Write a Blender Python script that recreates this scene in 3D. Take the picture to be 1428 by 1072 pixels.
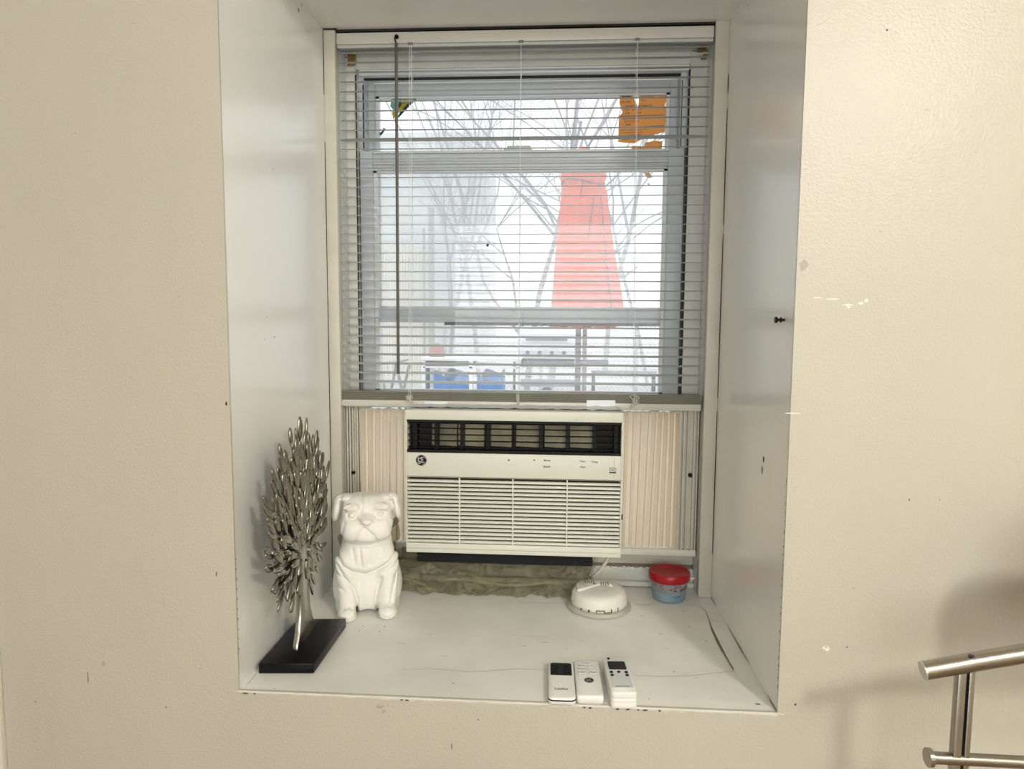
import bpy, bmesh, math, random
import numpy as np
from mathutils import Vector, Matrix, noise
PI = math.pi
random.seed(7)
for o in list(bpy.data.objects): bpy.data.objects.remove(o)
SC = bpy.context.scene; COL = SC.collection

# ------------------------------------------------------------------ camera
F = 1006.1; CAM = np.array([0.08903, -1.11771, 0.62504]); YAW, PIT, ROL = -0.066956, 0.095337, 0.006047
def _axes():
    cy, sy, cp, sp = math.cos(YAW), math.sin(YAW), math.cos(PIT), math.sin(PIT)
    f = np.array([sy*cp, cy*cp, -sp]); r = np.array([cy, -sy, 0.]); u = np.cross(r, f)
    cr, sr = math.cos(ROL), math.sin(ROL)
    return cr*r+sr*u, -sr*r+cr*u, f
RR, UU, FF = _axes()
cam = bpy.data.cameras.new('camera'); camo = bpy.data.objects.new('camera', cam); COL.objects.link(camo)
cam.sensor_width = 36; cam.lens = F/1428*36; cam.clip_start = .02; cam.clip_end = 200
M = Matrix(((RR[0], UU[0], -FF[0], CAM[0]), (RR[1], UU[1], -FF[1], CAM[1]), (RR[2], UU[2], -FF[2], CAM[2]), (0, 0, 0, 1)))
camo.matrix_world = M; SC.camera = camo
def at(px, py, Y):            # world point on the plane y = Y seen at a pixel of the photograph
    d = FF+(px-714)/F*RR-(py-536)/F*UU
    return CAM+d*(Y-CAM[1])/d[1]
def onz(px, py, Z):
    d = FF+(px-714)/F*RR-(py-536)/F*UU
    return CAM+d*(Z-CAM[2])/d[2]

# ------------------------------------------------------------------ world, lights, exposure
W = bpy.data.worlds.new('overcast'); SC.world = W; W.use_nodes = True
wn = W.node_tree; wn.nodes.clear()
out = wn.nodes.new('ShaderNodeOutputWorld'); bg = wn.nodes.new('ShaderNodeBackground')
tc = wn.nodes.new('ShaderNodeTexCoord'); sp = wn.nodes.new('ShaderNodeSeparateXYZ'); rp = wn.nodes.new('ShaderNodeValToRGB')
rp.color_ramp.elements[0].position = .45; rp.color_ramp.elements[0].color = (.81, .85, .87, 1)
rp.color_ramp.elements[1].position = .95; rp.color_ramp.elements[1].color = (1.0, 1.03, 1.06, 1)
ma = wn.nodes.new('ShaderNodeMath'); ma.operation = 'MULTIPLY_ADD'; ma.inputs[1].default_value = .5; ma.inputs[2].default_value = .5
wn.links.new(tc.outputs['Generated'], sp.inputs[0]); wn.links.new(sp.outputs['Z'], ma.inputs[0]); wn.links.new(ma.outputs[0], rp.inputs[0])
wn.links.new(rp.outputs[0], bg.inputs[0]); bg.inputs[1].default_value = 1.45
wn.links.new(bg.outputs[0], out.inputs[0])
def light(name, loc, power, col, radius):
    l = bpy.data.lights.new(name, 'POINT'); l.energy = power; l.color = col; l.shadow_soft_size = radius
    o = bpy.data.objects.new(name, l); o.location = loc; COL.objects.link(o); return o
light('ceiling_lamp_light', (1.22, -1.95, 1.50), 66, (1, .965, .90), .13)
al = bpy.data.lights.new('room_fill_light', 'AREA'); al.shape = 'RECTANGLE'; al.size = 1.6; al.size_y = 1.2; al.energy = 32; al.color = (.96, .98, 1)  # added soft fill behind the camera, no window is built there
alo = bpy.data.objects.new('room_fill_light', al); alo.location = (.1, -3.1, .7); alo.rotation_euler = (PI/2, 0, 0); COL.objects.link(alo)
vs = SC.view_settings; vs.view_transform = 'Standard'; vs.look = 'None'; vs.exposure = 0.29; vs.gamma = 1; vs.use_curve_mapping = False

# ------------------------------------------------------------------ materials
def mat(name, col, rough=.5, metal=0., bump=0., bscale=200., var=0., vscale=8., trans=0., coat=0., ior=1.45, spec=.5, bdist=.002, col2=None, alpha=1.):
    m = bpy.data.materials.new(name); m.use_nodes = True; nt = m.node_tree; b = nt.nodes['Principled BSDF']
    b.inputs['Base Color'].default_value = (*col, 1); b.inputs['Roughness'].default_value = rough; b.inputs['Metallic'].default_value = metal
    b.inputs['Transmission Weight'].default_value = trans; b.inputs['IOR'].default_value = ior; b.inputs['Specular IOR Level'].default_value = spec
    b.inputs['Coat Weight'].default_value = coat; b.inputs['Coat Roughness'].default_value = .16; b.inputs['Alpha'].default_value = alpha
    tc = nt.nodes.new('ShaderNodeTexCoord')
    n = nt.nodes.new('ShaderNodeTexNoise'); n.inputs['Scale'].default_value = vscale; n.inputs['Detail'].default_value = 5
    nt.links.new(tc.outputs['Object'], n.inputs['Vector'])
    mx = nt.nodes.new('ShaderNodeMix'); mx.data_type = 'RGBA'
    c2 = col2 if col2 else tuple(c*(1-var) for c in col)
    mx.inputs[6].default_value = (*col, 1); mx.inputs[7].default_value = (*c2, 1)
    if var or col2:
        r = nt.nodes.new('ShaderNodeValToRGB'); r.color_ramp.elements[0].position = .35; r.color_ramp.elements[1].position = .7
        nt.links.new(n.outputs[0], r.inputs[0]); nt.links.new(r.outputs[0], mx.inputs[0])
    else: mx.inputs[0].default_value = 0
    nt.links.new(mx.outputs[2], b.inputs['Base Color'])
    if bump:
        n2 = nt.nodes.new('ShaderNodeTexNoise'); n2.inputs['Scale'].default_value = bscale; n2.inputs['Detail'].default_value = 3
        nt.links.new(tc.outputs['Object'], n2.inputs['Vector'])
        bp = nt.nodes.new('ShaderNodeBump'); bp.inputs['Strength'].default_value = bump; bp.inputs['Distance'].default_value = bdist
        nt.links.new(n2.outputs[0], bp.inputs['Height']); nt.links.new(bp.outputs[0], b.inputs['Normal'])
    return m
BEIGE = mat('beige_wall_paint', (.53, .508, .428), .34, bump=.30, bscale=230, var=.05, vscale=3, bdist=.0025)
REVEAL = mat('white_gloss_wall_paint', (.87, .88, .85), .25, bump=.12, bscale=60, var=.03, vscale=5, spec=.55, coat=.45)
SILLM = mat('white_sill_paint', (.88, .875, .82), .32, bump=.25, bscale=45, var=.10, vscale=9)
CASING = mat('cream_casing_paint', (.60, .575, .49), .4, bump=.15, bscale=60, var=.08, vscale=12)
JAMB = mat('pale_jamb_paint', (.66, .66, .60), .4, bump=.1, bscale=60, var=.10, vscale=14)
VINYL = mat('grey_blue_vinyl', (.56, .61, .635), .35, var=.06, vscale=20)
VINYLW = mat('white_vinyl', (.74, .76, .755), .35, var=.05, vscale=20)
HEADR = mat('headrail_enamel', (.60, .59, .52), .35, var=.05, vscale=20)
SLATM = mat('blind_slat_enamel', (.52, .54, .53), .38, var=.04, vscale=9)
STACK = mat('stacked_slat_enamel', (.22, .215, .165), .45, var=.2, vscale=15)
BLACK = mat('black_gap', (.012, .012, .012), .7)
BLACKP = mat('black_plastic', (.008, .008, .008), .55, spec=.25)
GLOSSB = mat('black_lacquer', (.004, .004, .005), .3, spec=.25)
ACW = mat('ac_cream_plastic', (.70, .70, .61), .42, var=.03, vscale=10)
ACD = mat('ac_recess_plastic', (.05, .05, .035), .7)
OLIVE = mat('ac_inner_duct', (.30, .28, .16), .5, var=.6, vscale=18)
TEXTG = mat('grey_print', (.10, .10, .10), .6)
SILVER = mat('silver_print', (.62, .62, .60), .35, metal=.6)
CHROME = mat('pewter_metal', (.33, .32, .275), .26, metal=1, bump=.12, bscale=60)
STEEL = mat('brushed_steel', (.37, .345, .30), .30, metal=1, bump=.06, bscale=300, var=.08, vscale=30)
CERAM = mat('white_bisque_ceramic', (.86, .84, .77), .5, var=.03, vscale=20)
WPLAST = mat('white_plastic', (.84, .84, .80), .32)
WPL2 = mat('ivory_plastic', (.80, .78, .70), .38, var=.03)
RED = mat('red_lid_plastic', (.36, .005, .012), .3, bump=.08, bscale=60)
CHIP = mat('dark_chip', (.06, .05, .045), .8)
CHIPB = mat('brown_crack', (.20, .17, .13), .8)
SCUFF = mat('grey_scuff', (.40, .38, .32), .6)
PALE = mat('pale_filler', (.80, .77, .68), .5, bump=.4, bscale=150)
TAPE = mat('brown_tape', (.26, .15, .035), .5, var=.4, vscale=40)
WTAPE = mat('white_tape', (.78, .80, .80), .35)
XGREENS = mat('dark_green_film', (.01, .09, .07), .5)
XTEAL = mat('pale_teal_film', (.33, .55, .50), .6)
XYELLOW = mat('yellow_film', (.70, .62, .07), .5)
CORD = mat('cord_plastic', (.70, .67, .55), .45)
CLEARRING = mat('translucent_ring', (.72, .70, .58), .3, trans=.35)
BLUEG = mat('blue_gel', (.07, .30, .52), .4, var=.4, vscale=50)
MAROON = mat('maroon_residue', (.22, .03, .05), .6, var=.5, vscale=90)
def two(name, build):
    m = bpy.data.materials.new(name); m.use_nodes = True; nt = m.node_tree; nt.nodes.clear()
    o = nt.nodes.new('ShaderNodeOutputMaterial'); nt.links.new(build(nt), o.inputs[0]); return m
def backlit(name, col, k=.55):
    def f(nt):
        p = nt.nodes.new('ShaderNodeBsdfPrincipled'); p.inputs['Base Color'].default_value = (*col, 1); p.inputs['Roughness'].default_value = .6
        t = nt.nodes.new('ShaderNodeBsdfTranslucent'); t.inputs[0].default_value = (*col, 1)
        x = nt.nodes.new('ShaderNodeMixShader'); x.inputs[0].default_value = k
        nt.links.new(p.outputs[0], x.inputs[1]); nt.links.new(t.outputs[0], x.inputs[2]); return x.outputs[0]
    return two(name, f)
ORANGE = backlit('orange_label_paper', (.90, .56, .22)); GREENS = backlit('dark_green_film', (.01, .08, .06), .3)
TEAL = backlit('pale_teal_film', (.30, .55, .50)); YELLOW = backlit('yellow_film', (.65, .55, .05))
def _glass(nt):
    t = nt.nodes.new('ShaderNodeBsdfTransparent'); g = nt.nodes.new('ShaderNodeBsdfGlossy'); g.inputs['Roughness'].default_value = .02
    fr = nt.nodes.new('ShaderNodeFresnel'); fr.inputs[0].default_value = 1.3
    d = nt.nodes.new('ShaderNodeBsdfTranslucent'); d.inputs[0].default_value = (.88, .93, .94, 1)  # translucent white mixed in as a pale haze over the view
    a = nt.nodes.new('ShaderNodeMixShader'); b = nt.nodes.new('ShaderNodeMixShader')
    n = nt.nodes.new('ShaderNodeTexNoise'); n.inputs['Scale'].default_value = 6; n.inputs['Detail'].default_value = 6
    tc = nt.nodes.new('ShaderNodeTexCoord'); nt.links.new(tc.outputs['Object'], n.inputs['Vector'])
    mr = nt.nodes.new('ShaderNodeMapRange'); mr.inputs[1].default_value = .3; mr.inputs[2].default_value = .7; mr.inputs[3].default_value = .10; mr.inputs[4].default_value = .19
    nt.links.new(n.outputs[0], mr.inputs[0]); nt.links.new(mr.outputs[0], a.inputs[0])
    nt.links.new(t.outputs[0], a.inputs[1]); nt.links.new(d.outputs[0], a.inputs[2])
    nt.links.new(fr.outputs[0], b.inputs[0]); nt.links.new(a.outputs[0], b.inputs[1]); nt.links.new(g.outputs[0], b.inputs[2])
    return b.outputs[0]
GLASS = two('hazy_window_glass', _glass)
def _accord(nt):
    p = nt.nodes.new('ShaderNodeBsdfPrincipled'); p.inputs['Base Color'].default_value = (.84, .79, .68, 1); p.inputs['Roughness'].default_value = .45
    t = nt.nodes.new('ShaderNodeBsdfTranslucent'); t.inputs[0].default_value = (1, .91, .78, 1)
    x = nt.nodes.new('ShaderNodeMixShader'); x.inputs[0].default_value = .86
    nt.links.new(p.outputs[0], x.inputs[1]); nt.links.new(t.outputs[0], x.inputs[2]); return x.outputs[0]
ACCORD = two('translucent_accordion_vinyl', _accord)
def _wrap(nt):
    t = nt.nodes.new('ShaderNodeBsdfTransparent'); t.inputs[0].default_value = (.85, .83, .72, 1)
    p = nt.nodes.new('ShaderNodeBsdfPrincipled'); p.inputs['Base Color'].default_value = (.26, .24, .15, 1); p.inputs['Roughness'].default_value = .10  # dark olive base stands in for the darkness under the unit
    n = nt.nodes.new('ShaderNodeTexNoise'); n.inputs['Scale'].default_value = 26; n.inputs['Detail'].default_value = 4
    tc = nt.nodes.new('ShaderNodeTexCoord'); nt.links.new(tc.outputs['Object'], n.inputs['Vector'])
    bp = nt.nodes.new('ShaderNodeBump'); bp.inputs['Strength'].default_value = 1; bp.inputs['Distance'].default_value = .05
    nt.links.new(n.outputs[0], bp.inputs['Height']); nt.links.new(bp.outputs[0], p.inputs['Normal'])
    x = nt.nodes.new('ShaderNodeMixShader'); x.inputs[0].default_value = .50
    nt.links.new(t.outputs[0], x.inputs[1]); nt.links.new(p.outputs[0], x.inputs[2]); return x.outputs[0]
WRAP = two('clear_plastic_wrap', _wrap)
def _tub(nt):
    t = nt.nodes.new('ShaderNodeBsdfTransparent'); t.inputs[0].default_value = (.92, .95, .97, 1)
    p = nt.nodes.new('ShaderNodeBsdfPrincipled'); p.inputs['Base Color'].default_value = (.66, .68, .64, 1); p.inputs['Roughness'].default_value = .2
    x = nt.nodes.new('ShaderNodeMixShader'); x.inputs[0].default_value = .26
    nt.links.new(t.outputs[0], x.inputs[1]); nt.links.new(p.outputs[0], x.inputs[2]); return x.outputs[0]
TUBM = two('cloudy_clear_plastic', _tub)

# ------------------------------------------------------------------ mesh helpers
def tag(o, label=None, cat=None, group=None, kind=None):
    if label: o['label'] = label
    if cat: o['category'] = cat
    if group: o['group'] = group
    if kind: o['kind'] = kind
    return o
def empty(name, loc=(0, 0, 0), rz=0., **k):
    o = bpy.data.objects.new(name, None); o.location = loc; o.rotation_euler = (0, 0, rz); o.empty_display_size = .05
    COL.objects.link(o); return tag(o, **k)
def rootmat(p):
    while p.parent: p = p.parent
    return Matrix.Translation(p.location) @ Matrix.Rotation(p.rotation_euler.z, 4, 'Z')
class MB:
    def __init__(s): s.v = []; s.f = []; s.mi = []
    def add(s, vs, fs, mi=0):
        n = len(s.v); s.v += [tuple(map(float, v)) for v in vs]; s.f += [tuple(n+i for i in f) for f in fs]; s.mi += [mi]*len(fs); return s
    def hexa(s, p, mi=0):      # 8 points: bottom 4 ccw, top 4 ccw
        return s.add(p, [(0, 3, 2, 1), (4, 5, 6, 7), (0, 1, 5, 4), (1, 2, 6, 5), (2, 3, 7, 6), (3, 0, 4, 7)], mi)
    def box(s, x0, x1, y0, y1, z0, z1, mi=0):
        return s.hexa([(x0, y0, z0), (x1, y0, z0), (x1, y1, z0), (x0, y1, z0), (x0, y0, z1), (x1, y0, z1), (x1, y1, z1), (x0, y1, z1)], mi)
    def tube(s, path, r, n=8, mi=0, flat=1.):
        P = [Vector(p) for p in path]; m = len(P); rs = r if isinstance(r, (list, tuple)) else [r]*m
        vs = []; fs = []; prev = None
        for i in range(m):
            t = (P[min(i+1, m-1)]-P[max(i-1, 0)]).normalized()
            if prev is None:
                a = Vector((0, 0, 1)) if abs(t.z) < .9 else Vector((1, 0, 0)); e = t.cross(a).normalized()
            else: e = (prev-t*prev.dot(t)).normalized()
            prev = e; g = t.cross(e)
            for k in range(n):
                a = 2*PI*k/n; vs.append(P[i]+e*math.cos(a)*rs[i]+g*math.sin(a)*rs[i]*flat)
        for i in range(m-1):
            for k in range(n): fs.append((i*n+k, i*n+(k+1) % n, (i+1)*n+(k+1) % n, (i+1)*n+k))
        fs.append(tuple(range(n-1, -1, -1))); fs.append(tuple((m-1)*n+k for k in range(n)))
        return s.add(vs, fs, mi)
    def lathe(s, prof, c, n=40, axis='z', mi=0, mod=None):
        vs = []; fs = []
        for i, (r, h) in enumerate(prof):
            for k in range(n):
                a = 2*PI*k/n; rr = r*(mod(a, i) if mod else 1); x, y = rr*math.cos(a), rr*math.sin(a)
                vs.append((c[0]+x, c[1]+y, c[2]+h) if axis == 'z' else (c[0]+x, c[1]-h, c[2]+y))
        m = len(prof)
        for i in range(m-1):
            for k in range(n): fs.append((i*n+k, i*n+(k+1) % n, (i+1)*n+(k+1) % n, (i+1)*n+k))
        fs.append(tuple(range(n-1, -1, -1))); fs.append(tuple((m-1)*n+k for k in range(n)))
        return s.add(vs, fs, mi)
    def prism(s, pts, d, mi=0):   # planar outline (3-D points) thickened by vector d
        n = len(pts); d = np.array(d); a = [np.array(p, float) for p in pts]
        return s.add(a+[p+d for p in a], [tuple(range(n)), tuple(range(2*n-1, n-1, -1))]+[(i, i+n, (i+1) % n+n, (i+1) % n) for i in range(n)], mi)
    def ribbon(s, path, w, nrm, t=.0006, mi=0):   # thin strip lying on a surface of normal nrm
        P = [Vector(p) for p in path]; N = Vector(nrm); L = []; R = []
        for i, p in enumerate(P):
            d = (P[min(i+1, len(P)-1)]-P[max(i-1, 0)]).normalized(); e = d.cross(N).normalized()
            ww = (w[i] if isinstance(w, (list, tuple)) else w)/2
            L.append(p+e*ww+N*t); R.append(p-e*ww+N*t)
        n = len(P); return s.add(L+R, [(i, i+1, n+i+1, n+i) for i in range(n-1)], mi)
    def build(s, name, m, parent=None, smooth=False, bevel=0., seg=2, auto=40, **k):
        me = bpy.data.meshes.new(name); v = s.v
        if parent is not None:
            im = rootmat(parent).inverted(); v = [tuple(im @ Vector(p)) for p in v]
        me.from_pydata(v, [], s.f); me.validate()
        for q in (m if isinstance(m, (list, tuple)) else [m]): me.materials.append(q)
        if len(me.polygons) == len(s.mi): me.polygons.foreach_set('material_index', s.mi)
        bm = bmesh.new(); bm.from_mesh(me)
        bmesh.ops.recalc_face_normals(bm, faces=bm.faces)
        if bevel:
            es = [e for e in bm.edges if len(e.link_faces) == 2 and e.calc_face_angle(0) > .6]
            bmesh.ops.bevel(bm, geom=es, offset=bevel, segments=seg, affect='EDGES', profile=.5, clamp_overlap=True)
        if smooth or bevel:
            for f in bm.faces: f.smooth = True
            for e in bm.edges:
                if len(e.link_faces) == 2 and e.calc_face_angle(0) > math.radians(auto): e.smooth = False
        bm.to_mesh(me); bm.free()
        o = bpy.data.objects.new(name, me); COL.objects.link(o)
        if parent is not None: o.parent = parent
        return tag(o, **k)
def copyto(o, off, parent=None):
    c = o.copy(); COL.objects.link(c); c.parent = parent or o.parent; c.location = (o.location[0]+off[0], o.location[1]+off[1], o.location[2]+off[2]); return c
def textmb(mb, s, org, right, up, size, mi=0, align='LEFT', ext=.0003, sx=1., bold=0.):
    """flat lettering laid on a surface; org = baseline start"""
    cu = bpy.data.curves.new('lettering', 'FONT'); cu.body = s; cu.size = 1; cu.align_x = align; cu.resolution_u = 2; cu.offset = bold
    o = bpy.data.objects.new('lettering', cu); COL.objects.link(o)
    dg = bpy.context.evaluated_depsgraph_get(); dg.update(); me = bpy.data.meshes.new_from_object(o.evaluated_get(dg))
    R = Vector(right).normalized(); U = Vector(up).normalized(); N = R.cross(U); O = Vector(org)
    vs = [O+R*(v.co.x*size*sx)+U*(v.co.y*size)+N*ext for v in me.vertices]
    mb.add(vs, [tuple(p.vertices) for p in me.polygons], mi)
    bpy.data.objects.remove(o); bpy.data.curves.remove(cu); bpy.data.meshes.remove(me)
def rrect(x0, x1, y0, y1, r, n=5):
    pts = []
    for cx, cy, a0 in ((x1-r, y0+r, -PI/2), (x1-r, y1-r, 0), (x0+r, y1-r, PI/2), (x0+r, y0+r, PI)):
        for k in range(n+1):
            a = a0+PI/2*k/n; pts.append((cx+r*math.cos(a), cy+r*math.sin(a)))
    return pts

# ------------------------------------------------------------------ room shell
D = .4711; H = 1.2376; XL, XR = -.4310, .4324; WO = .44
FZ, CZ = -.95, 1.60; X0, X1, Y0 = -2.3, 2.0, -3.2
FLOORM = mat('wood_floor', (.30, .20, .12), .4, var=.3, vscale=6); CEILM = mat('ceiling_paint', (.75, .73, .68), .7); SIDEM = mat('side_wall_paint', (.62, .565, .45), .5, bump=.2, bscale=130)
MB().box(X0-.1, X1+.1, Y0-.1, .62, FZ-.1, FZ).build('floor', FLOORM, kind='structure')
MB().box(X0-.1, X1+.1, Y0-.1, .62, CZ, CZ+.1).build('ceiling', CEILM, kind='structure')
MB().box(X0-.1, X0, Y0, .62, FZ, CZ).build('wall_left', SIDEM, kind='structure')
MB().box(X1, X1+.1, Y0, .62, FZ, CZ).build('wall_right', SIDEM, kind='structure')
MB().box(X0, X1, Y0-.1, Y0, FZ, CZ).build('wall_rear', SIDEM, kind='structure')
wall = MB()
t = .004
for b in ((X0, -WO, FZ, CZ), (WO, X1, FZ, CZ), (-WO, WO, FZ, 0), (-WO, WO, H+.0, CZ)): wall.box(b[0], b[1], 0, t, b[2], b[3])
for b in ((X0, -.60, FZ, CZ), (.60, X1, FZ, CZ), (-.60, .60, FZ, -.06), (-.60, .60, H+.12, CZ)): wall.box(b[0], b[1], t, .62, b[2], b[3])
WALL = wall.build('wall_front', BEIGE, kind='structure')
def hx(xa, xb, xa2, xb2, y0, y1, z0, z1): return MB().hexa([(xa, y0, z0), (xb, y0, z0), (xb2, y1, z0), (xa2, y1, z0), (xa, y0, z1), (xb, y0, z1), (xb2, y1, z1), (xa2, y1, z1)])
for side in (0, 1):   # reveals continue behind the casing to the outer face
    m = MB()
    if side == 0: m.hexa([(-.60, t, -.06), (-WO, t, -.06), (XL, D, -.06), (-.60, D, -.06), (-.60, t, H+.12), (-WO, t, H+.12), (XL, D, H+.12), (-.60, D, H+.12)]); m.box(-.60, XL, D, .62, -.06, H+.12)
    else: m.hexa([(WO, t, -.06), (.60, t, -.06), (.60, D, -.06), (XR, D, -.06), (WO, t, H+.12), (.60, t, H+.12), (.60, D, H+.12), (XR, D, H+.12)]); m.box(XR, .60, D, .62, -.06, H+.12)
    m.build('reveal', REVEAL, WALL, label=('white glossy painted left side of the window recess', 'white glossy painted right side of the window recess')[side])
MB().box(-.60, .60, t, .62, H, H+.12).build('recess_ceiling', REVEAL, WALL)
# the sill, slightly wavy, one board deep
sv = []; sf = []; nx, ny = 60, 30
for j in range(ny+1):
    for i in range(nx+1):
        x = -.45+.9*i/nx; y = .0-.0015+(.56+.0015)*j/ny
        z = -.0006+.0012*math.sin(x*9+y*5)*math.sin(y*13)-.0016*(j == 0)
        if j == 0: y += .0008*math.sin(x*40)
        sv.append((x, y, min(z, 0)))
for j in range(ny):
    for i in range(nx): a = j*(nx+1)+i; sf.append((a, a+1, a+nx+2, a+nx+1))
m = MB(); m.add(sv, sf)
fr = [(-.44+.88*i/nx, -.0018, -.0025) for i in range(nx+1)]; lo = [(p[0], .001, -.006-.003*random.random()) for p in fr]
m.add(fr+lo, [(i, i+1, nx+2+i, nx+1+i) for i in range(nx)])
m.add([(-.44, -.0018, -.0025), (.44, -.0018, -.0025), (.44, .004, 0), (-.44, .004, 0)], [(0, 1, 2, 3)])
SILL = m.build('sill', SILLM, WALL, smooth=True)
MB().box(-.60, .60, t, .62, -.06, -.004).build('sill_bed', SILLM, WALL)

xt = float(at(8, 1072, -.006)[0]); MB().box(xt-.09, xt, -.012, 0, FZ, CZ).build('trim_1', mat('pale_trim_paint', (.70, .67, .58), .4), kind='structure', bevel=.002)
# paint chips, cracks, scuffs (thin flakes lying on the surfaces)
def blob(mb, c, rx, rz, ax, ay, nrm, n=9, th=.0004):
    A, B, N = Vector(ax), Vector(ay), Vector(nrm); c = Vector(c)
    pts = []
    for k in range(n):
        a = 2*PI*k/n; q = random.uniform(.6, 1.15); pts.append(c+A*math.cos(a)*rx*q+B*math.sin(a)*rz*q+N*th)
    mb.add(pts, [tuple(range(n))])
X3, Y3, Z3 = (1, 0, 0), (0, 1, 0), (0, 0, 1)
def chips(name, lst, m, plane):
    mb = MB()
    for px, py, a, b in lst:
        if plane == 'wall': c = at(px, py, 0); blob(mb, c, a*.001, b*.001, X3, Z3, (0, -1, 0))
        elif plane == 'sill': c = onz(px, py, 0); blob(mb, c, a*.001, b*.001, X3, Y3, (0, 0, 1), th=.0008)
    mb.build(name, m, WALL)
chips('paint_chip', [(123, 944, .8, 11), (232, 986, 1, 2.5), (50, 978, 1, 2.5), (316, 563, 2, 4), (302, 800, 1, 6), (1237, 42, 1.6, 1.6), (1268, 697, 1, 2), (1152, 902, 2, 2), (1181, 902, 1.5, 1.5), (1310, 697, .8, 1), (1109, 982, 2, 2), (186, 32, .8, .8), (105, 186, .8, .8), (250, 413, 1, .8), (1190, 820, .8, 1), (630, 1040, .8, 6), (667, 1003, 2, 1)], CHIP, 'wall')
chips('filler_patch', [(1152, 903, 5.5, 5.5), (1182, 425, 9, 1.2), (1160, 417, 12, 1), (1140, 415, 9, .8), (1200, 423, 5, 2.4), (1208, 419, 3, 3), (1297, 266, 1.5, 1.5), (1105, 576, 14, .8), (1183, 428, 3, 2)], PALE, 'wall')
chips('scuff', [(145, 925, 4, 5), (530, 985, 8, 3.5), (1228, 323, 3.5, 1), (1293, 153, 4, .8), (228, 838, .8, 12), (535, 992, 5, 4), (1120, 370, 7, 9), (110, 920, 5, 1), (280, 932, 5, 1)], SCUFF, 'wall')
chips('paint_chip', [(506, 873, 1.6, 2.2), (501, 880, 1.3, 1.8), (529, 881, 1.8, 1.8), (537, 874, 2, 1.5), (383, 960, 1, 1), (556, 862, 1.2, 1.2), (560, 940, .8, .8), (632, 953, 2.2, 1.2), (895, 859, 1.4, 2), (953, 853, 1.2, 2.5), (866, 874, 1.2, 1.5), (961, 874, 1.2, 2), (985, 894, 3, 1.2), (830, 902, 1, 1), (725, 898, 1, 1), (810, 893, 1, 1.5), (790, 905, 1, 1), (1057, 982, 4.5, 1.8), (970, 945, 2, .8), (940, 937, 3, .7), (1010, 962, 1, 1), (690, 877, 1, 1), (600, 885, .8, 1.2), (580, 905, 1, .8), (820, 868, .8, .8), (905, 975, 1.2, 1.2)], CHIP, 'sill')
chips('scuff', [(922, 884, 6, 1.2), (760, 896, 10, 1), (730, 901, 8, .8), (955, 941, 5, 1), (930, 905, 4, .8), (560, 897, 10, .6), (620, 915, 12, .5)], SCUFF, 'sill')
m = MB()
def crack(path, w, Z=0.): m.ribbon([tuple(onz(x, y, Z)) for x, y in path], [q*.001 for q in w], (0, 0, 1), .0009)
crack([(957, 843), (975, 845), (984, 852), (989, 865), (991, 872)], [.6, 1, 1.3, 1.5, 2.4])
crack([(991, 872), (994, 880), (1003, 899), (1013, 917), (1023, 934)], [2.5, 4.2, 5.2, 2.6, 2.4])
crack([(991, 864), (1003, 867)], [1, .6])
crack([(992, 834), (1005, 853), (1019, 880), (1031, 902), (1045, 925), (1062, 950), (1075, 978), (1083, 991)], [2, 2.2, 1.6, 2.2, 1.2, 1.2, 2, 3])
crack([(560, 934), (610, 933), (650, 937), (680, 936), (720, 933), (762, 934)], [.5, .6, .8, .9, .8, .5])
crack([(885, 942), (925, 944), (960, 943), (1023, 936)], [.6, .9, .9, .6])
crack([(722, 840), (760, 841), (790, 841)], [.5, .8, .6])
crack([(886, 843), (900, 844), (912, 842)], [.8, 1.2, .6])
crack([(345, 955), (357, 940)], [.6, .8])
m.build('crack', CHIPB, WALL)
m = MB(); m.ribbon([tuple(onz(x, y, 0)) for x, y in [(703, 885), (725, 887), (755, 888), (785, 894)]], [.001, .0025, .0025, .001], (0, 0, 1), .0012); m.build('paint_ridge', PALE, WALL)
m = MB()  # front-edge nicks
for px, w_ in ((815, 3), (823, 3), (876, 4), (890, 2), (900, 5), (920, 3), (862, 3), (560, 3), (568, 4), (342, 5), (355, 3)):
    c = onz(px, 963+(px-336)*.0413, 0); blob(m, (c[0], -.0026, -.004), w_*.001, .0014, X3, Z3, (0, -1, 0))
m.build('edge_nick', CHIP, WALL)
m = MB()  # dark specks and marks on the two reveals
def rv(px, py, side):
    d = FF+(px-714)/F*RR-(py-536)/F*UU; a = (XL if side < 0 else XR); b = -WO if side < 0 else WO
    # plane from (b,0) to (a,D)
    nx_, ny_ = D, -(a-b); k = ((b-CAM[0])*nx_+(0-CAM[1])*ny_)/(d[0]*nx_+d[1]*ny_); return CAM+d*k
for px, py, a, b, s in [(416, 14, 1.5, 4.5, -1), (420, 8, 1, 3, -1), (380, 236, .8, 1.5, -1), (382, 470, 2, 1.5, -1), (368, 473, 1, 1, -1), (372, 442, .8, 1, -1), (1044, 8, 1.2, 3, 1), (1065, 640, 2.5, 6, 1), (1063, 655, 1.5, 8, 1), (1060, 447, 1, 1, 1)]:
    c = rv(px, py, s); blob(m, c, a*.0014, b*.001, Y3, Z3, (-s, 0, 0), th=.0007)
for k in range(26):
    y = 660+k*12+random.random()*8
    c = rv(1093-(y-700)*.02, y, 1); blob(m, (WO-.0006, .002+random.random()*.002, c[2]), .0014, .001+.003*random.random(), Y3, Z3, (-1, 0, 0), th=.0004)
    if k < 10: blob(m, (-WO+.0006, .002+random.random()*.002, at(326, 780+k*14, 0)[2]), .0014, .002*random.random()+.001, Y3, Z3, (1, 0, 0), th=.0004)
m.build('reveal_mark', CHIP, WALL)
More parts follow.
